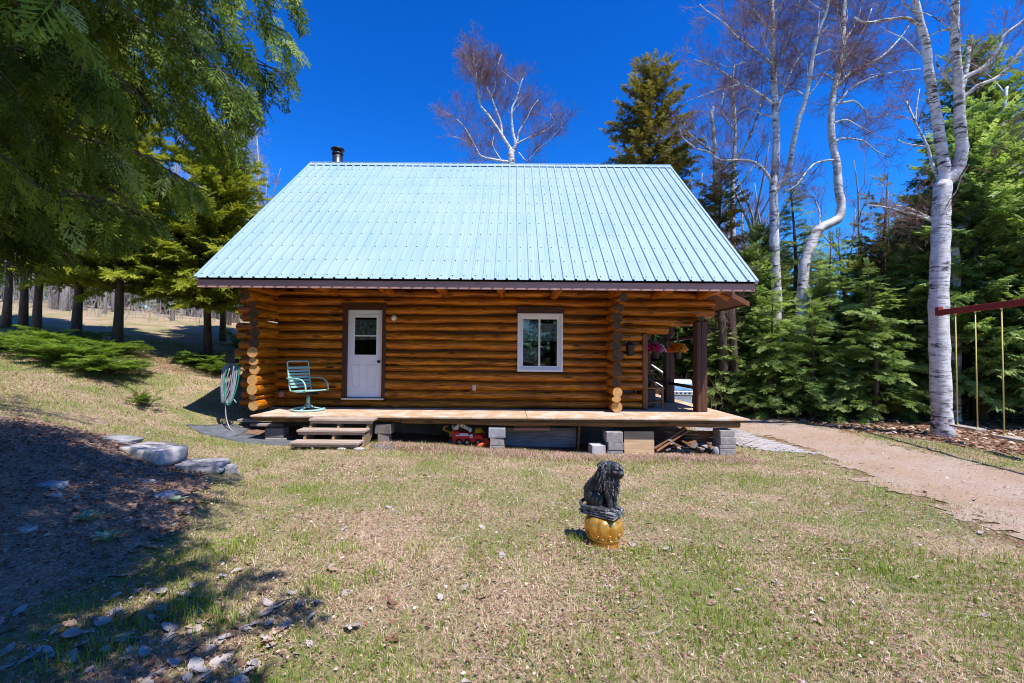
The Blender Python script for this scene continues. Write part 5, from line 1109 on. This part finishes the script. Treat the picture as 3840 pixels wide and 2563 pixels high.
body=[q_(*p) for p in ((745,850),(700,700),(720,520),(850,500),(905,525),(925,560),(1215,560),(1230,640),(1330,640),(1390,600),(1520,605),(1610,650),(1640,720),(1635,850),(1560,850),(1545,760),(1490,730),(1410,740),(1385,830),(1260,840),(1235,760),(1165,720),(1095,745),(1075,830),(1020,840),(995,755),(925,715),(855,750),(820,850))]
t=MB(); t.prism(body,-.13,.13); part('truck_body',t,'red',ft,True,.012)
t=MB(); t.prism([q_(*p) for p in ((820,610),(1215,600),(1215,635),(825,648))],-.145,-.131); part('running_board',t,'toywhite',ft,True,.003)
for i in range(3): t=MB(); a=q_(940,562+i*17); t.bb(a[0],a[0]+.17,-.142,-.131,a[1]-.009,a[1]); part('hose_rack_bar',t,'toywhite',ft,True)
t=MB(); t.prism([q_(*p) for p in ((1230,590),(1315,580),(1320,680),(1232,680))],-.147,-.131); part('door_panel',t,'toywhite',ft,True,.003)
t=MB(); t.prism([q_(*p) for p in ((1180,555),(1180,440),(1215,420),(1255,430),(1265,470),(1260,555))],-.06,.06); part('boom_base',t,'toywhite',ft,True,.01)
bm_=[q_(*p) for p in ((925,330),(985,325),(1225,435),(1200,520),(915,400))]
t=MB(); t.prism(bm_,-.05,.05); boom=part('boom',t,'toywhite',ft,True,.006)
fc=bpy.data.curves.new('boom_lettering','FONT'); fc.body='\u2022 FIRE CO. 16'; fc.size=.040; fc.extrude=.0008; fo=bpy.data.objects.new('tmp',fc); COL.objects.link(fo); bpy.context.view_layer.update(); fm=bpy.data.meshes.new_from_object(fo.evaluated_get(bpy.context.evaluated_depsgraph_get())); fm.name='boom_lettering'; bpy.data.objects.remove(fo); fo=link('boom_lettering',fm,boom,True)
a0=q_(945,385); fo.location=(a0[0],-.052,a0[1]); fo.rotation_euler=(R_(90),R_(22),0); fo.scale=(.78,1,1); fm.materials.clear(); fm.materials.append(MAT['letter'])
t=MB(); t.prism([q_(*p) for p in ((740,500),(735,420),(830,365),(850,325),(905,330),(910,400),(880,410),(875,480))],-.07,.07); t.tube([(*[q_(740,370)[0]],0,q_(740,370)[1]),(q_(700,365)[0],0,q_(700,365)[1]),(q_(695,480)[0],0,q_(695,480)[1])],.012,6); part('boom_bucket',t,'toywhite',ft,True,.006)
t=MB(); t.prism([q_(*p) for p in ((550,860),(660,755),(735,800),(625,910))],-.08,.06); part('ramp_plate',t,'mat',ft,True,.004)
for px in (935,1160,1470):
    x,z=q_(px,828); wheel(ft,x,-.10,z,.072,.06,'chrome'); wheel(ft,x,.10,z,.072,.06,'chrome')
ht=thing('toy_helmet','yellow toy fire helmet sitting on the front of the red toy truck','toy helmet',(-.88+q_(1465,570)[0],9.40,zt+.225),R_(10)); ht.rotation_euler=(R_(-22),R_(-10),0)
t=MB(); t.lathe([(.088,.0),(.086,.04),(.072,.08),(.045,.105),(.01,.115)],18); part('helmet_dome',t,'yellow',ht,True)
t=MB(); t.lathe([(.085,.008),(.125,.0),(.125,-.005),(.085,-.0)],18); part('helmet_brim',t,'yellow',ht,True)
t=MB(); t.tube([(.088*math.cos(a),0,.02+.10*math.sin(a)) for a in np.linspace(0,PI,9)],.008,5); part('helmet_ridge',t,'yellow',ht,True)
cn=thing('toy_cone','orange toy cone lying on its side beside the block pillar','toy cone',(-.50,9.25,zg(-.5,9.25)+.08)); cn.rotation_euler=(R_(8),R_(-99),R_(32))
t=MB(); t.lathe([(.078,0),(.070,.03),(.018,.215),(.012,.222)],20); t.lathe([(.060,-.002),(.058,.01)],20,mi=1); part('cone_body',t,['orange','pink'],cn,True)
t=MB(); t.lathe([(.088,.0),(.102,-.003),(.104,.006),(.078,.010)],20); part('cone_rim',t,'orange',cn,True)
dt=thing('toy_dump_truck','yellow toy loader half hidden behind the red toy truck','toy truck',(-1.22,9.62,zg(-1.22,9.62)),R_(-6))
t=MB(); t.prism([(-.06,.12),(-.06,.20),(.02,.255),(.16,.255),(.16,.14),(.06,.10)],-.10,.10); part('truck_body',t,'yellow',dt,True,.008)
t=MB(); t.prism([(-.20,.255),(-.19,.235),(-.03,.165),(-.03,.20)],-.05,-.02); t.prism([(-.20,.255),(-.19,.235),(-.03,.165),(-.03,.20)],.02,.05); part('loader_arm',t,'yellow',dt,True)
t=MB(); t.prism([(-.21,.235),(-.18,.245),(-.165,.31),(-.11,.315),(-.11,.325),(-.185,.325)],-.09,.09); part('loader_bucket',t,'yellow',dt,True)
for x in (0.0,.13): wheel(dt,x,-.10,.065,.065,.05,'yellow'); wheel(dt,x,.10,.065,.065,.05,'yellow')
# ---------------------------------------------------------------- lion statue
def remeshed(name,mb,vox,mat,parent,smooth_it=2,ratio=1.,keep_local=True):
    me=mb.mesh(name,mat); o=bpy.data.objects.new('tmp',me); COL.objects.link(o)
    m=o.modifiers.new('r','REMESH'); m.mode='VOXEL'; m.voxel_size=vox; m.use_smooth_shade=True
    if smooth_it: s=o.modifiers.new('s','SMOOTH'); s.iterations=smooth_it; s.factor=.5
    if ratio<1: d=o.modifiers.new('d','DECIMATE'); d.ratio=ratio
    dg=bpy.context.evaluated_depsgraph_get(); nm=bpy.data.meshes.new_from_object(o.evaluated_get(dg)); nm.name=name
    nm.materials.clear(); nm.materials.append(MAT[mat]); bpy.data.objects.remove(o); return link(name,nm,parent,True)
PX,PY=.86,4.24; pz=zg(PX,PY)
ped=thing('gold_pedestal','squat lobed gold painted pedestal standing on the lawn','pedestal',(PX,PY,pz-.01),.3)
t=MB(); t.lathe([(.140,.070),(.150,.082),(.164,.115),(.173,.155),(.172,.195),(.163,.228),(.142,.254),(.110,.268)],90,lobes=9,amp=.085); part('lobed_body',t,'gold',ped,True)
t=MB(); t.lathe([(.142,0),(.145,.012),(.136,.042),(.139,.056),(.152,.064),(.155,.076),(.146,.088)],40); part('base_ring',t,'gold',ped,True)
t=MB()
for k in range(18):
    a=k*2*PI/18; rt=Euler((R_(90),0,a+PI/2)).to_matrix()
    t.tube([Vector((.166*math.cos(a),.166*math.sin(a),.112))+rt@Vector((s*.019*math.cos(b),s*.019*math.sin(b),0)) for s,b in [(1-.07*i,i*.62) for i in range(12)]],.0042,4)
part('scroll_trim',t,'gold',ped,True)
lion=thing('lion_statue','weathered black seated lion statue on a ragged plinth upon the gold pedestal','statue',(PX-.01,PY,pz+.258),R_(-38)); lion.scale=(1.0,.86,.94)
t=MB(); 
for k in range(5):
    j=.006*math.sin(k*2.3); t.box((-.01+j,0,.011+.0125*k),(.345+.01*math.sin(k*4),.262+.008*math.cos(k*3),.0105))
t.bb(-.175,.155,-.124,.124,.005,.062); part('plinth',t,'statue',lion,True,.004)
B=.064
b=MB()
b.ell((-.10,0,B+.10),(.098,.088,.105)); b.ell((-.055,.072,B+.085),(.090,.040,.085)); b.ell((-.055,-.076,B+.085),(.092,.042,.086),rot=Euler((0,R_(15),0)).to_matrix())
for s in (1,-1):
    b.ell((.035,s*.088,B+.020),(.060,.027,.021)); b.ell((.085,s*.088,B+.014),(.02,.026,.015))
    b.tube([(.062,s*.052,B+.26),(.072,s*.056,B+.18),(.088,s*.055,B+.10),(.094,s*.055,B+.02)],[.045,.040,.029,.027],10); b.ell((.112,s*.056,B+.018),(.042,.031,.020))
    for d in (-.016,0,.016): b.ell((.145,s*.056+d,B+.012),(.014,.008,.012),8,6)
b.tube([(-.13,0,B+.12),(-.07,0,B+.20),(.0,0,B+.27),(.05,0,B+.32)],[.085,.090,.088,.08],14)
b.ell((.055,0,B+.235),(.072,.078,.105)); b.tube([(.03,0,B+.29),(.08,-.01,B+.36),(.11,-.015,B+.40)],[.085,.075,.06],12)
HR=Euler((0,R_(8),R_(-24))).to_matrix(); HC=Vector((.135,-.025,B+.402))
def hp(x,y,z): return HC+HR@(Vector((x,y,z))*1.10)
for c,r in (((0,0,.0),(.062,.056,.062)),((.05,0,-.022),(.044,.031,.034)),((.072,0,-.012),(.024,.026,.020)),((.048,0,-.052),(.030,.026,.016)),((.042,.0,.022),(.034,.018,.026)),((.038,.030,.020),(.020,.017,.010)),((.038,-.030,.020),(.020,.017,.010)),((.030,.036,-.012),(.028,.022,.024)),((.030,-.036,-.012),(.028,.022,.024))): b.ell(hp(*c),tuple(q*1.10 for q in r),12,8,HR)
b.ell(hp(.092,0,-.004),(.009,.014,.008),10,6,HR)
b.tube(smooth([(-.185,.0,B+.05),(-.20,-.05,B+.03),(-.165,-.115,B+.018),(-.06,-.125,B+.016),(.03,-.118,B+.015),(.09,-.112,B+.014)],4),[.017]*13+[.016]*4+[.020,.024,.020,.008],8) if False else b.tube(smooth([(-.185,.0,B+.05),(-.20,-.05,B+.03),(-.165,-.115,B+.018),(-.06,-.125,B+.016),(.03,-.118,B+.015),(.09,-.112,B+.014)],4),.018,8)
remeshed('lion_body',b,.0055,'statue',lion,2)
m=MB(); r=np.random.default_rng(8)
m.ell((.068,-.005,B+.375),(.080,.090,.090)); m.ell((.035,0,B+.30),(.082,.092,.095)); m.ell((.085,-.01,B+.29),(.055,.062,.085))
mc=np.array([.045,-.006,B+.375])
for i in range(210):
    th=r.uniform(-PI,PI); ph=r.uniform(.02,1.0)
    if abs(th+.4)<.95 and ph<.66: continue
    rad=np.interp(ph,[0,.25,.6,1.],[.030,.088,.100,.085]); z=B+np.interp(ph,[0,.25,.6,1.],[.475,.435,.36,.235])
    p=np.array([.072+rad*math.cos(th)-.02*ph,-.012+rad*1.05*math.sin(th),z]); out=np.array([math.cos(th),math.sin(th),0])
    dv=out*(.9 if ph<.2 else .12)+np.array([-.25,0,-.35 if ph<.2 else -1.]); l=r.uniform(.06,.11); pts=[p]
    for k in range(4): dv=dv+r.normal(0,.16,3)+np.array([0,0,-.25]); dv/=np.linalg.norm(dv); pts.append(pts[-1]+dv*l/4)
    m.tube(pts,[.009,.0115,.0095,.0065,.002],6)
for i in range(26):
    th=r.uniform(-1.2,1.2); p=np.array([.085+.045*math.cos(th),-.012+.06*math.sin(th),B+r.uniform(.20,.31)]); pts=[p]; dv=np.array([.25,0,-1.])
    for k in range(4): dv=dv+r.normal(0,.22,3); dv/=np.linalg.norm(dv); pts.append(pts[-1]+dv*.022)
    m.tube(pts,[.009,.011,.009,.006,.002],6)
remeshed('mane',m,.0045,'statue',lion,1)
e=MB()
for s in (1,-1): e.ell(hp(.052,s*.024,.012),(.0065,.0075,.006),8,6,HR)
part('eye',e,'rubber',lion,True)
# ---------------------------------------------------------------- swings
bmz=2.98
sb=thing('swing_beam','red painted beam fixed to the white birch and carrying the swings','beam',(9.9,10.0,bmz))
A_,B_=Vector((9.46,10.05,2.84)),Vector((8.90,4.90,2.90)); d=(B_-A_); rt=d.to_track_quat('X','Z').to_matrix()
t=MB(); t.box((A_+B_)/2,(d.length,.05,.125),rt); o=part('beam',t,'redbeam',sb,bv=.005)
t=MB(); t.box(A_+Vector((.01,.02,.03)),(.10,.10,.19),rt); part('bracket',t,'redbeam',sb,bv=.004)
t=MB(); t.box(B_+Vector((0,-.09,-1.42)),(.11,.11,3.1)); part('swing_post',t,'redbeam',sb,bv=.004)
def swing(f0,f1,zs,lab):
    p0=A_+d*f0;p1=A_+d*f1; dz=Vector((0,0,-.06)); o=thing('rope_swing',lab,'swing',((p0.x+p1.x)/2,(p0.y+p1.y)/2,zs),0,'rope swings on the red beam')
    c=(p0+p1)/2; dd=(p1-p0); ang=math.atan2(dd.y,dd.x)
    t=MB(); t.box((c.x,c.y,zs),(dd.length+.16,.22,.04),RZm(ang)); part('swing_seat',t,'seat',o,bv=.008)
    for p in (p0,p1):
        t=MB(); t.tube([(p.x,p.y,zs+.02),(p.x,p.y,p.z-.06)],.011,6); t.ell((p.x,p.y,zs+.03),(.02,.02,.025),8,5); t.ell((p.x,p.y,p.z-.07),(.022,.022,.03),8,5); part('rope',t,'rope',o)
swing(.078,.168,.41,'weathered plank swing on yellow ropes nearest the birch trunk')
swing(.275,.375,.36,'second plank swing on yellow ropes at the right edge')
# ---------------------------------------------------------------- paved patch beside the deck
PAV=[(4.85,10.22),(5.19,9.30),(6.02,9.02),(5.80,11.75),(5.6,12.6),(4.75,12.4)]
pm=MB(); pr=random.Random(2); row=0; y=8.9
while y<12.7:
    x=4.5+(row%2)*.11
    while x<6.2:
        if inpoly(np.array([x+.1]),np.array([y+.05]),PAV)[0]:
            z=zg(x+.1,y+.05)+.02+pr.uniform(-.003,.004); pm.bb(x+.004,x+.212,y+.004,y+.102,z-.05,z)
        x+=.216
    y+=.106; row+=1
struct(part('paved_patch',pm,'paver'),label='patch of pale brick pavers between the deck and the driveway')
# ---------------------------------------------------------------- stones and plants on the bank
def rock(name,x,y,d,m,label,rz=0.,seed=1,sub=3,rough=.05,lift=.4,slope=0.,cat='stone'):
    bmh=bmesh.new(); bmesh.ops.create_cube(bmh,size=1.); bmesh.ops.subdivide_edges(bmh,edges=bmh.edges[:],cuts=sub,use_grid_fill=True); rr_=random.Random(seed)
    for v in bmh.verts:
        q=v.co; s=1/(max(.0001,(abs(2*q.x)**14+abs(2*q.y)**14+abs(2*q.z)**14)**(1/14))); v.co=Vector((q.x*s*d[0],q.y*s*d[1],q.z*s*d[2])); 
        v.co+=Vector((rr_.uniform(-1,1)*d[0],rr_.uniform(-1,1)*d[1],rr_.uniform(-1,1)*d[2]))*rough
    me=bpy.data.meshes.new(name); bmh.to_mesh(me); bmh.free(); me.polygons.foreach_set('use_smooth',[True]*len(me.polygons)); me.materials.append(MAT[m]); o=link(name,me); o.location=(x,y,zg(x,y)+d[2]*lift-.02*(lift<.3)); o.rotation_euler=(0,R_(slope),R_(rz)); return tag(o,label,cat)
rock('stone_slab',-4.95,6.35,(.66,.46,.22),'palestone','big pale squared stone slab at the edge of the dirt bank',-8,1,3,.03,.35,4)
rock('stone_slab',-4.30,6.42,(.56,.40,.17),'stone','dark layered stone slab right of the pale slab',12,2,4,.06,.40)
rock('stone_slab',-5.65,6.62,(.46,.30,.07),'stone','thin stone step farthest up the dirt bank',5,3,3,.05,.7,5)
rock('stone_slab',-3.98,6.50,(.16,.16,.14),'stone','small dark stone beside the right end of the dark slab',40,4,3,.08,.3)
GS='small stones on the dirt bank'
for i,(x,y,s,lab) in enumerate(((-4.55,4.55,.16,'rounded stone high on the dirt bank at the left edge'),(-4.35,4.35,.11,'pale stone beside the rounded stone on the bank'),(-3.70,4.9,.15,'flat stone half buried in the middle of the bank'),(-3.55,4.25,.09,'small stone below the half buried stone'),(-3.95,3.75,.10,'oval stone near the left edge of the picture'),(-3.2,4.35,.07,'pebble beside the mullein leaves'),(-4.2,5.3,.10,'stone near the top of the bank'),(-3.0,3.95,.06,'pebble at the foot of the bank'))):
    rock('field_stone',x,y,(s*1.4,s,s*.6),'stone' if i%2 else 'palestone',lab,i*40,10+i,3,.06,.25)['group']=GS
def mullein(x,y,s,lab,seed):
    r=random.Random(seed); o=thing('mullein_plant',lab,'plant',(x,y,zg(x,y)),0,'woolly mullein rosettes on the bank'); 
    for k in range(9):
        a=k*2.4; L=s*(.5+.5*(k%3)/2+r.uniform(-.1,.1)); up=1.9-.45*(k%3); V=[];n=5
        for i in range(n+1):
            t=i/n; w=s*.20*math.sin(PI*min(1,.12+t*.88))**.7; rr_=L*t; z=L*(up*t-.55*up*t*t)
            for sg in (-1,0,1): V.append((rr_*math.cos(a)-sg*w*math.sin(a),rr_*math.sin(a)+sg*w*math.cos(a),.01+z+.018*abs(sg)))
        F=[(3*i+j,3*i+j+1,3*i+j+4,3*i+j+3) for i in range(n) for j in (0,1)]
        t=MB(); t.add(V,F,0,True); ob=part('leaf',t,'mullein',o,True); at=ob.data.attributes.new('tint','FLOAT','POINT'); at.data.foreach_set('value',[r.random()]*len(V))
mullein(-3.72,4.05,.135,'grey green mullein rosette higher on the dirt bank',1)
mullein(-3.33,3.82,.15,'grey green mullein rosette lower down beside pale leaves',2)
mullein(-3.45,4.75,.11,'small mullein rosette nearest the stone slabs',3)

# ---------------------------------------------------------------- grass, dead grass, leaves
gr=np.random.default_rng(99)
def lawn_pts(n,ymin,ymax,power,side=1.16):
    u=gr.random(n); y=(ymin**power+(ymax**power-ymin**power)*u)**(1/power); x=gr.uniform(-1,1,n)*(y*side+.5); return x,y
def ok_lawn(x,y,lit_ok=False):
    n_=len(x); drive,_,_=masks(x+gr.normal(0,.32,n_),y+gr.normal(0,.32,n_)); _,dirt,_=masks(x+gr.normal(0,.13,n_),y+gr.normal(0,.13,n_)); lit=masks(x,y)[2]; b=((x>CABIN_BOX[0])&(x<CABIN_BOX[1])&(y>CABIN_BOX[2])&(y<CABIN_BOX[3])); pv=inpoly(x,y,PAV)
    gs=inpoly(x,y,[(-5.9,8.8),(-4.1,8.6),(-4.0,9.5),(-5.6,9.95),(-6.5,9.4)])
    drive=drive&(gr.random(len(x))>.06*(np.abs(fbm(x,y,.7)-.5)<.09))
    return ~(drive|dirt|b|pv|gs|(np.hypot(x-PX,y-PY)<.15)|(lit&(gr.random(len(x))<.85))),drive,dirt,lit
def blades(x,y,h,w,lean,tint,flat=0.,bend=True):
    n=len(x); z=Zg(x,y); a=gr.uniform(0,2*PI,n); d=np.stack([np.cos(a),np.sin(a)],1); s=np.stack([-np.sin(a),np.cos(a)],1)*w[:,None]*.5
    le=(lean*h)[:,None]; up=(h*np.sqrt(np.maximum(0.02,1-np.minimum(lean,1.0)**2)))
    b=np.stack([x,y],1); m=b+d*le*.38; t=b+d*le
    V=np.zeros((n,5,3)); V[:,0,:2]=b-s;V[:,1,:2]=b+s;V[:,2,:2]=m+s*.8;V[:,3,:2]=m-s*.8;V[:,4,:2]=t
    V[:,0,2]=V[:,1,2]=z-.004+flat; V[:,2,2]=V[:,3,2]=z+up*.62+flat; V[:,4,2]=z+up*(1-.25*lean)+flat
    far=y>4.2; i5=np.arange(n)*5
    T=np.concatenate([(np.array([(0,1,2),(0,2,3),(3,2,4)])[None]+i5[~far][:,None,None]).reshape(-1,3),(np.array([(0,1,4)])[None]+i5[far][:,None,None]).reshape(-1,3)])
    return V.reshape(-1,3),T,np.repeat(tint,5)
def greenness(x,y):
    g=.62*fbm(x,y,.9)+.38*fbm(x+9,y+3,2.6)
    g=g+.10*np.exp(-(((x-2.2)/2.6)**2+((y-8.1)/.45)**2))+.06*(x>.6)*(y<6)-.07*((x<.4)&(x>-2.2)&(y<5.2))+.10*np.exp(-(((x+3.1)/.8)**2+((y-4.2)/1.8)**2))+.05*np.exp(-(((x-1.1)/.8)**2+((y-4.2)/.6)**2))
    return g
# green blades in tufts
x,y=lawn_pts(300000,2.05,15,.45); ok,drive,dirt,lit=ok_lawn(x,y); g=greenness(x,y); keep=ok&(gr.random(len(x))<np.clip((g-.31)*5.0,.08,1.))
x,y=x[keep],y[keep]; q=gr.random(len(x))<.45; x=np.where(q,np.round(x*9)/9+gr.normal(0,.022,len(x)),x); y=np.where(q,np.round(y*9)/9+gr.normal(0,.022,len(y)),y)
sz=(np.maximum(y,2.)/3.)**.45; tall=np.clip(fbm(x+4,y,3.)*2-.62,.0,1.)
h=gr.uniform(.016,.042,len(x))*(1+1.1*tall)*sz; w=gr.uniform(.0022,.0042,len(x))*sz**1.6
V,T,ti=blades(x,y,h,w,gr.uniform(.15,.95,len(x)),np.clip(gr.normal(.5,.22,len(x)),0,1)); struct(link('grass',np_mesh('grass',V,T,'grass',ti)),'stuff','short green spring grass growing in patches')
n1=len(x)
# dead straw
x,y=lawn_pts(250000,2.05,15,.45); ok,drive,dirt,lit=ok_lawn(x,y); g=greenness(x,y); keep=ok&(gr.random(len(x))<np.clip(.95-(g-.33)*2.6,.18,1.)); x,y=x[keep],y[keep]; sz=(np.maximum(y,2.)/3.)**.45
V,T,ti=blades(x,y,gr.uniform(.03,.075,len(x))*sz,gr.uniform(.0022,.0045,len(x))*sz**1.6,gr.uniform(.86,1.0,len(x)),np.clip(gr.normal(.5,.25,len(x)),0,1),.004); struct(link('dead_grass',np_mesh('dead_grass',V,T,'straw',ti)),'stuff','dead tan grass lying flat over the lawn')
# tall green tufts at the edge of the bank and near the camera
tx=[];ty=[];th=[]
for cx_,cy_,rad,nn,hh in ((-2.62,5.75,.22,240,.16),(-2.3,5.4,.15,130,.13),(-2.05,3.05,.20,260,.19),(-1.75,2.9,.14,140,.15),(-1.35,3.35,.2,150,.13),(-1.05,3.55,.12,90,.12),(-2.35,3.9,.25,240,.13),(-1.9,4.3,.22,180,.12),(-1.45,4.0,.2,150,.11),(-2.3,2.55,.2,160,.15),(.15,2.75,.2,120,.10),(1.35,2.95,.25,170,.10),(2.15,3.0,.2,130,.10),(1.75,4.0,.35,260,.09),(.62,4.25,.10,110,.13),(3.0,3.6,.3,170,.09),(-.55,2.45,.2,110,.10),(1.12,4.05,.14,110,.10),(-3.2,4.9,.2,120,.12)):
    tx.append(gr.normal(cx_,rad*.55,nn));ty.append(gr.normal(cy_,rad*.5,nn));th.append(gr.uniform(.45,1.1,nn)*hh)
x=np.concatenate(tx);y=np.concatenate(ty);h=np.concatenate(th); V,T,ti=blades(x,y,h,gr.uniform(.003,.0055,len(x)),gr.uniform(.15,.8,len(x)),np.clip(gr.normal(.62,.22,len(x)),0,1)); struct(link('grass_tufts',np_mesh('grass_tufts',V,T,'grass',ti)),'stuff','taller green grass tufts along the shaded edge of the lawn')
# gravel loosened along the driveway edges
# small broken leaves everywhere, thick on the bank and along the wood
LEAFV=np.array([(0,0,0),(.45,-.34,.10),(1,0,.02),(.45,.34,.06)],float); LEAFT=np.array([(0,1,2),(0,2,3)])
def litter(name,x,y,s0,s1,mat,label,tilt=.35,bias=.45,w0=.5,w1=1.2):
    n=len(x); a=gr.uniform(0,6.28,n); A=np.stack([np.cos(a),np.sin(a),gr.normal(0,.18,n)],1); N=np.stack([gr.normal(0,tilt,n),gr.normal(0,tilt,n),np.ones(n)],1)
    O=np.stack([x,y,Zg(x,y)+gr.uniform(.010,.042,n)],1); V,T,ti=scatter(LEAFV,LEAFT,O,A,N,gr.uniform(s0,s1,n)*(np.maximum(y,2.5)/4)**.35,np.clip(gr.normal(bias,.25,n),0,1),wid=gr.uniform(w0,w1,n)); struct(link(name,np_mesh(name,V,T,mat,ti)),'stuff',label)
x,y=lawn_pts(85000,2.05,14,.5); ok,drive,dirt,lit=ok_lawn(x,y); k=(ok|(drive&(gr.random(len(x))<.10)))&(gr.random(len(x))<np.clip(.42+1.8*(fbm(x+5,y+8,1.4)-.42),.10,1)); litter('leaf_crumbs',x[k],y[k],.010,.036,'litterleaf','small broken brown leaves among the lawn grass',.5,.5)
x=gr.uniform(-7.5,-2.6,26000); y=gr.uniform(2.3,6.9,26000); _,dirt,_=masks(x,y); litter('bank_debris',x[dirt],y[dirt],.010,.05,'litterleaf','twigs, bark and leaf bits covering the dirt bank',.35,.30)
x,y=lawn_pts(60000,7.5,26,.8,1.25); drive,dirt,lit=masks(x,y); k=lit&~drive&(x>4.5); litter('leaf_litter',x[k],y[k],.05,.11,'litterleaf','thick brown leaf litter along the foot of the evergreens',.45,.55)
x=gr.uniform(-3.0,4.6,26000); y=gr.normal(8.60,.21,26000)-.12*(x>1); k=(y<9.08)&(y>8.0)&~masks(x,y)[1]&~((x<-2.6)&(y>8.2)); x,y=x[k],y[k]; n=len(x)
V,T,ti=blades(x,y,gr.uniform(.05,.13,n),gr.uniform(.005,.010,n),gr.uniform(.6,1.,n),np.clip(gr.normal(.66,.22,n),0,1)); struct(link('dry_stalks',np_mesh('dry_stalks',V,T,'litterleaf',ti)),'stuff','dry pinkish brown stalks and leaves along the foot of the deck')
tw=MB(); rt_=random.Random(3)
for i in range(420):
    if i<260: x,y=rt_.uniform(-6.8,-2.6),rt_.uniform(2.5,6.6)
    else: y=rt_.uniform(2.3,8); x=rt_.uniform(-1,1)*y
    if i<260 and not inpoly(np.array([x]),np.array([y]),DIRT)[0]: continue
    a=rt_.uniform(0,6.3); l=rt_.uniform(.05,.26); z=zg(x,y)+.012; tw.tube([(x,y,z),(x+l*.5*math.cos(a),y+l*.5*math.sin(a),z+.012),(x+l*math.cos(a+.3),y+l*math.sin(a+.3),z+.004)],[.003,.0026,.0014],4,caps=False)
struct(part('fallen_twigs',tw,'paletwig'),'stuff','thin fallen twigs on the ground')
# big dry leaves: each one an object of its own
def leaf_mesh(seed,torn=False):
    r=random.Random(seed); n=22; V=[(0,0,0)]; cu=r.uniform(-.45,.5); cv_=r.uniform(-.5,.6)
    for ring in (.55,1.):
        for k in range(n):
            a=2*PI*k/n; rad=(.46+.05*math.cos(a)+.10*max(0,math.cos(a))**6+.018*math.cos(11*a+seed)*(ring==1.)+.03*math.sin(3*a+seed)+r.uniform(-.02,.02))*ring
            if torn and ring==1. and r.random()<.35: rad*=r.uniform(.55,.8)
            x,y=rad*math.cos(a)*1.08,rad*math.sin(a)*.92; V.append((x,y,cu*x*x*1.6+cv_*y*y*1.8+.04*abs(y)+r.uniform(-.01,.01)))
    F=[(0,1+k,1+(k+1)%n) for k in range(n)]+[(1+k,1+n+k,1+n+(k+1)%n,1+(k+1)%n) for k in range(n)]
    t=MB(); t.add(V,F,0,True); t.tube([(.5,0,cu*.4),(.8,.03,cu*.3),(1.05,.08,.0)],[.012,.010,.008],4); return t
LM=[]
for i,mn in enumerate(('palepoplar','tanleaf','brownleaf','greyleaf','palepoplar','tanleaf','palepoplar','greyleaf')): LM.append(leaf_mesh(i+3,i in (2,5,6)).mesh('fallen_leaf',mn))
LAB=['dry pale grey poplar leaf lying on the lawn','curled tan leaf lying on the lawn','torn dark brown leaf lying on the lawn','dull grey poplar leaf lying on the lawn','dry cupped pale poplar leaf lying on the lawn','ragged tan leaf lying on the lawn','torn pale poplar leaf lying on the lawn','dry flat grey leaf lying on the lawn']
for i in range(295):
    if i<90: x,y=gr.uniform(-2.8,-1.35),gr.uniform(2.2,2.95)
    elif i<170: x,y=gr.normal(-1.95,.65),gr.uniform(2.15,3.7)
    elif i<215: y=gr.uniform(2.2,4.6); x=gr.uniform(-1,1)*y*1.1
    else: y=gr.uniform(3,8); x=gr.uniform(-.6,1.05)*y
    if math.hypot(x-PX,y-PY)<.24: continue
    k=int(gr.choice(8,p=(.13,.16,.17,.11,.11,.15,.09,.08))); o=link('fallen_leaf',LM[k]); s=(gr.uniform(.05,.11) if i<170 else gr.uniform(.03,.075)); o.scale=(s,s*gr.uniform(.7,1.05),s); o.location=(x,y,zg(x,y)+.014+.012*gr.random()); o.rotation_euler=(gr.normal(0,.3),gr.normal(0,.3),gr.uniform(0,6.28))
    tag(o,LAB[k],'leaf','large dry leaves scattered over the lawn')
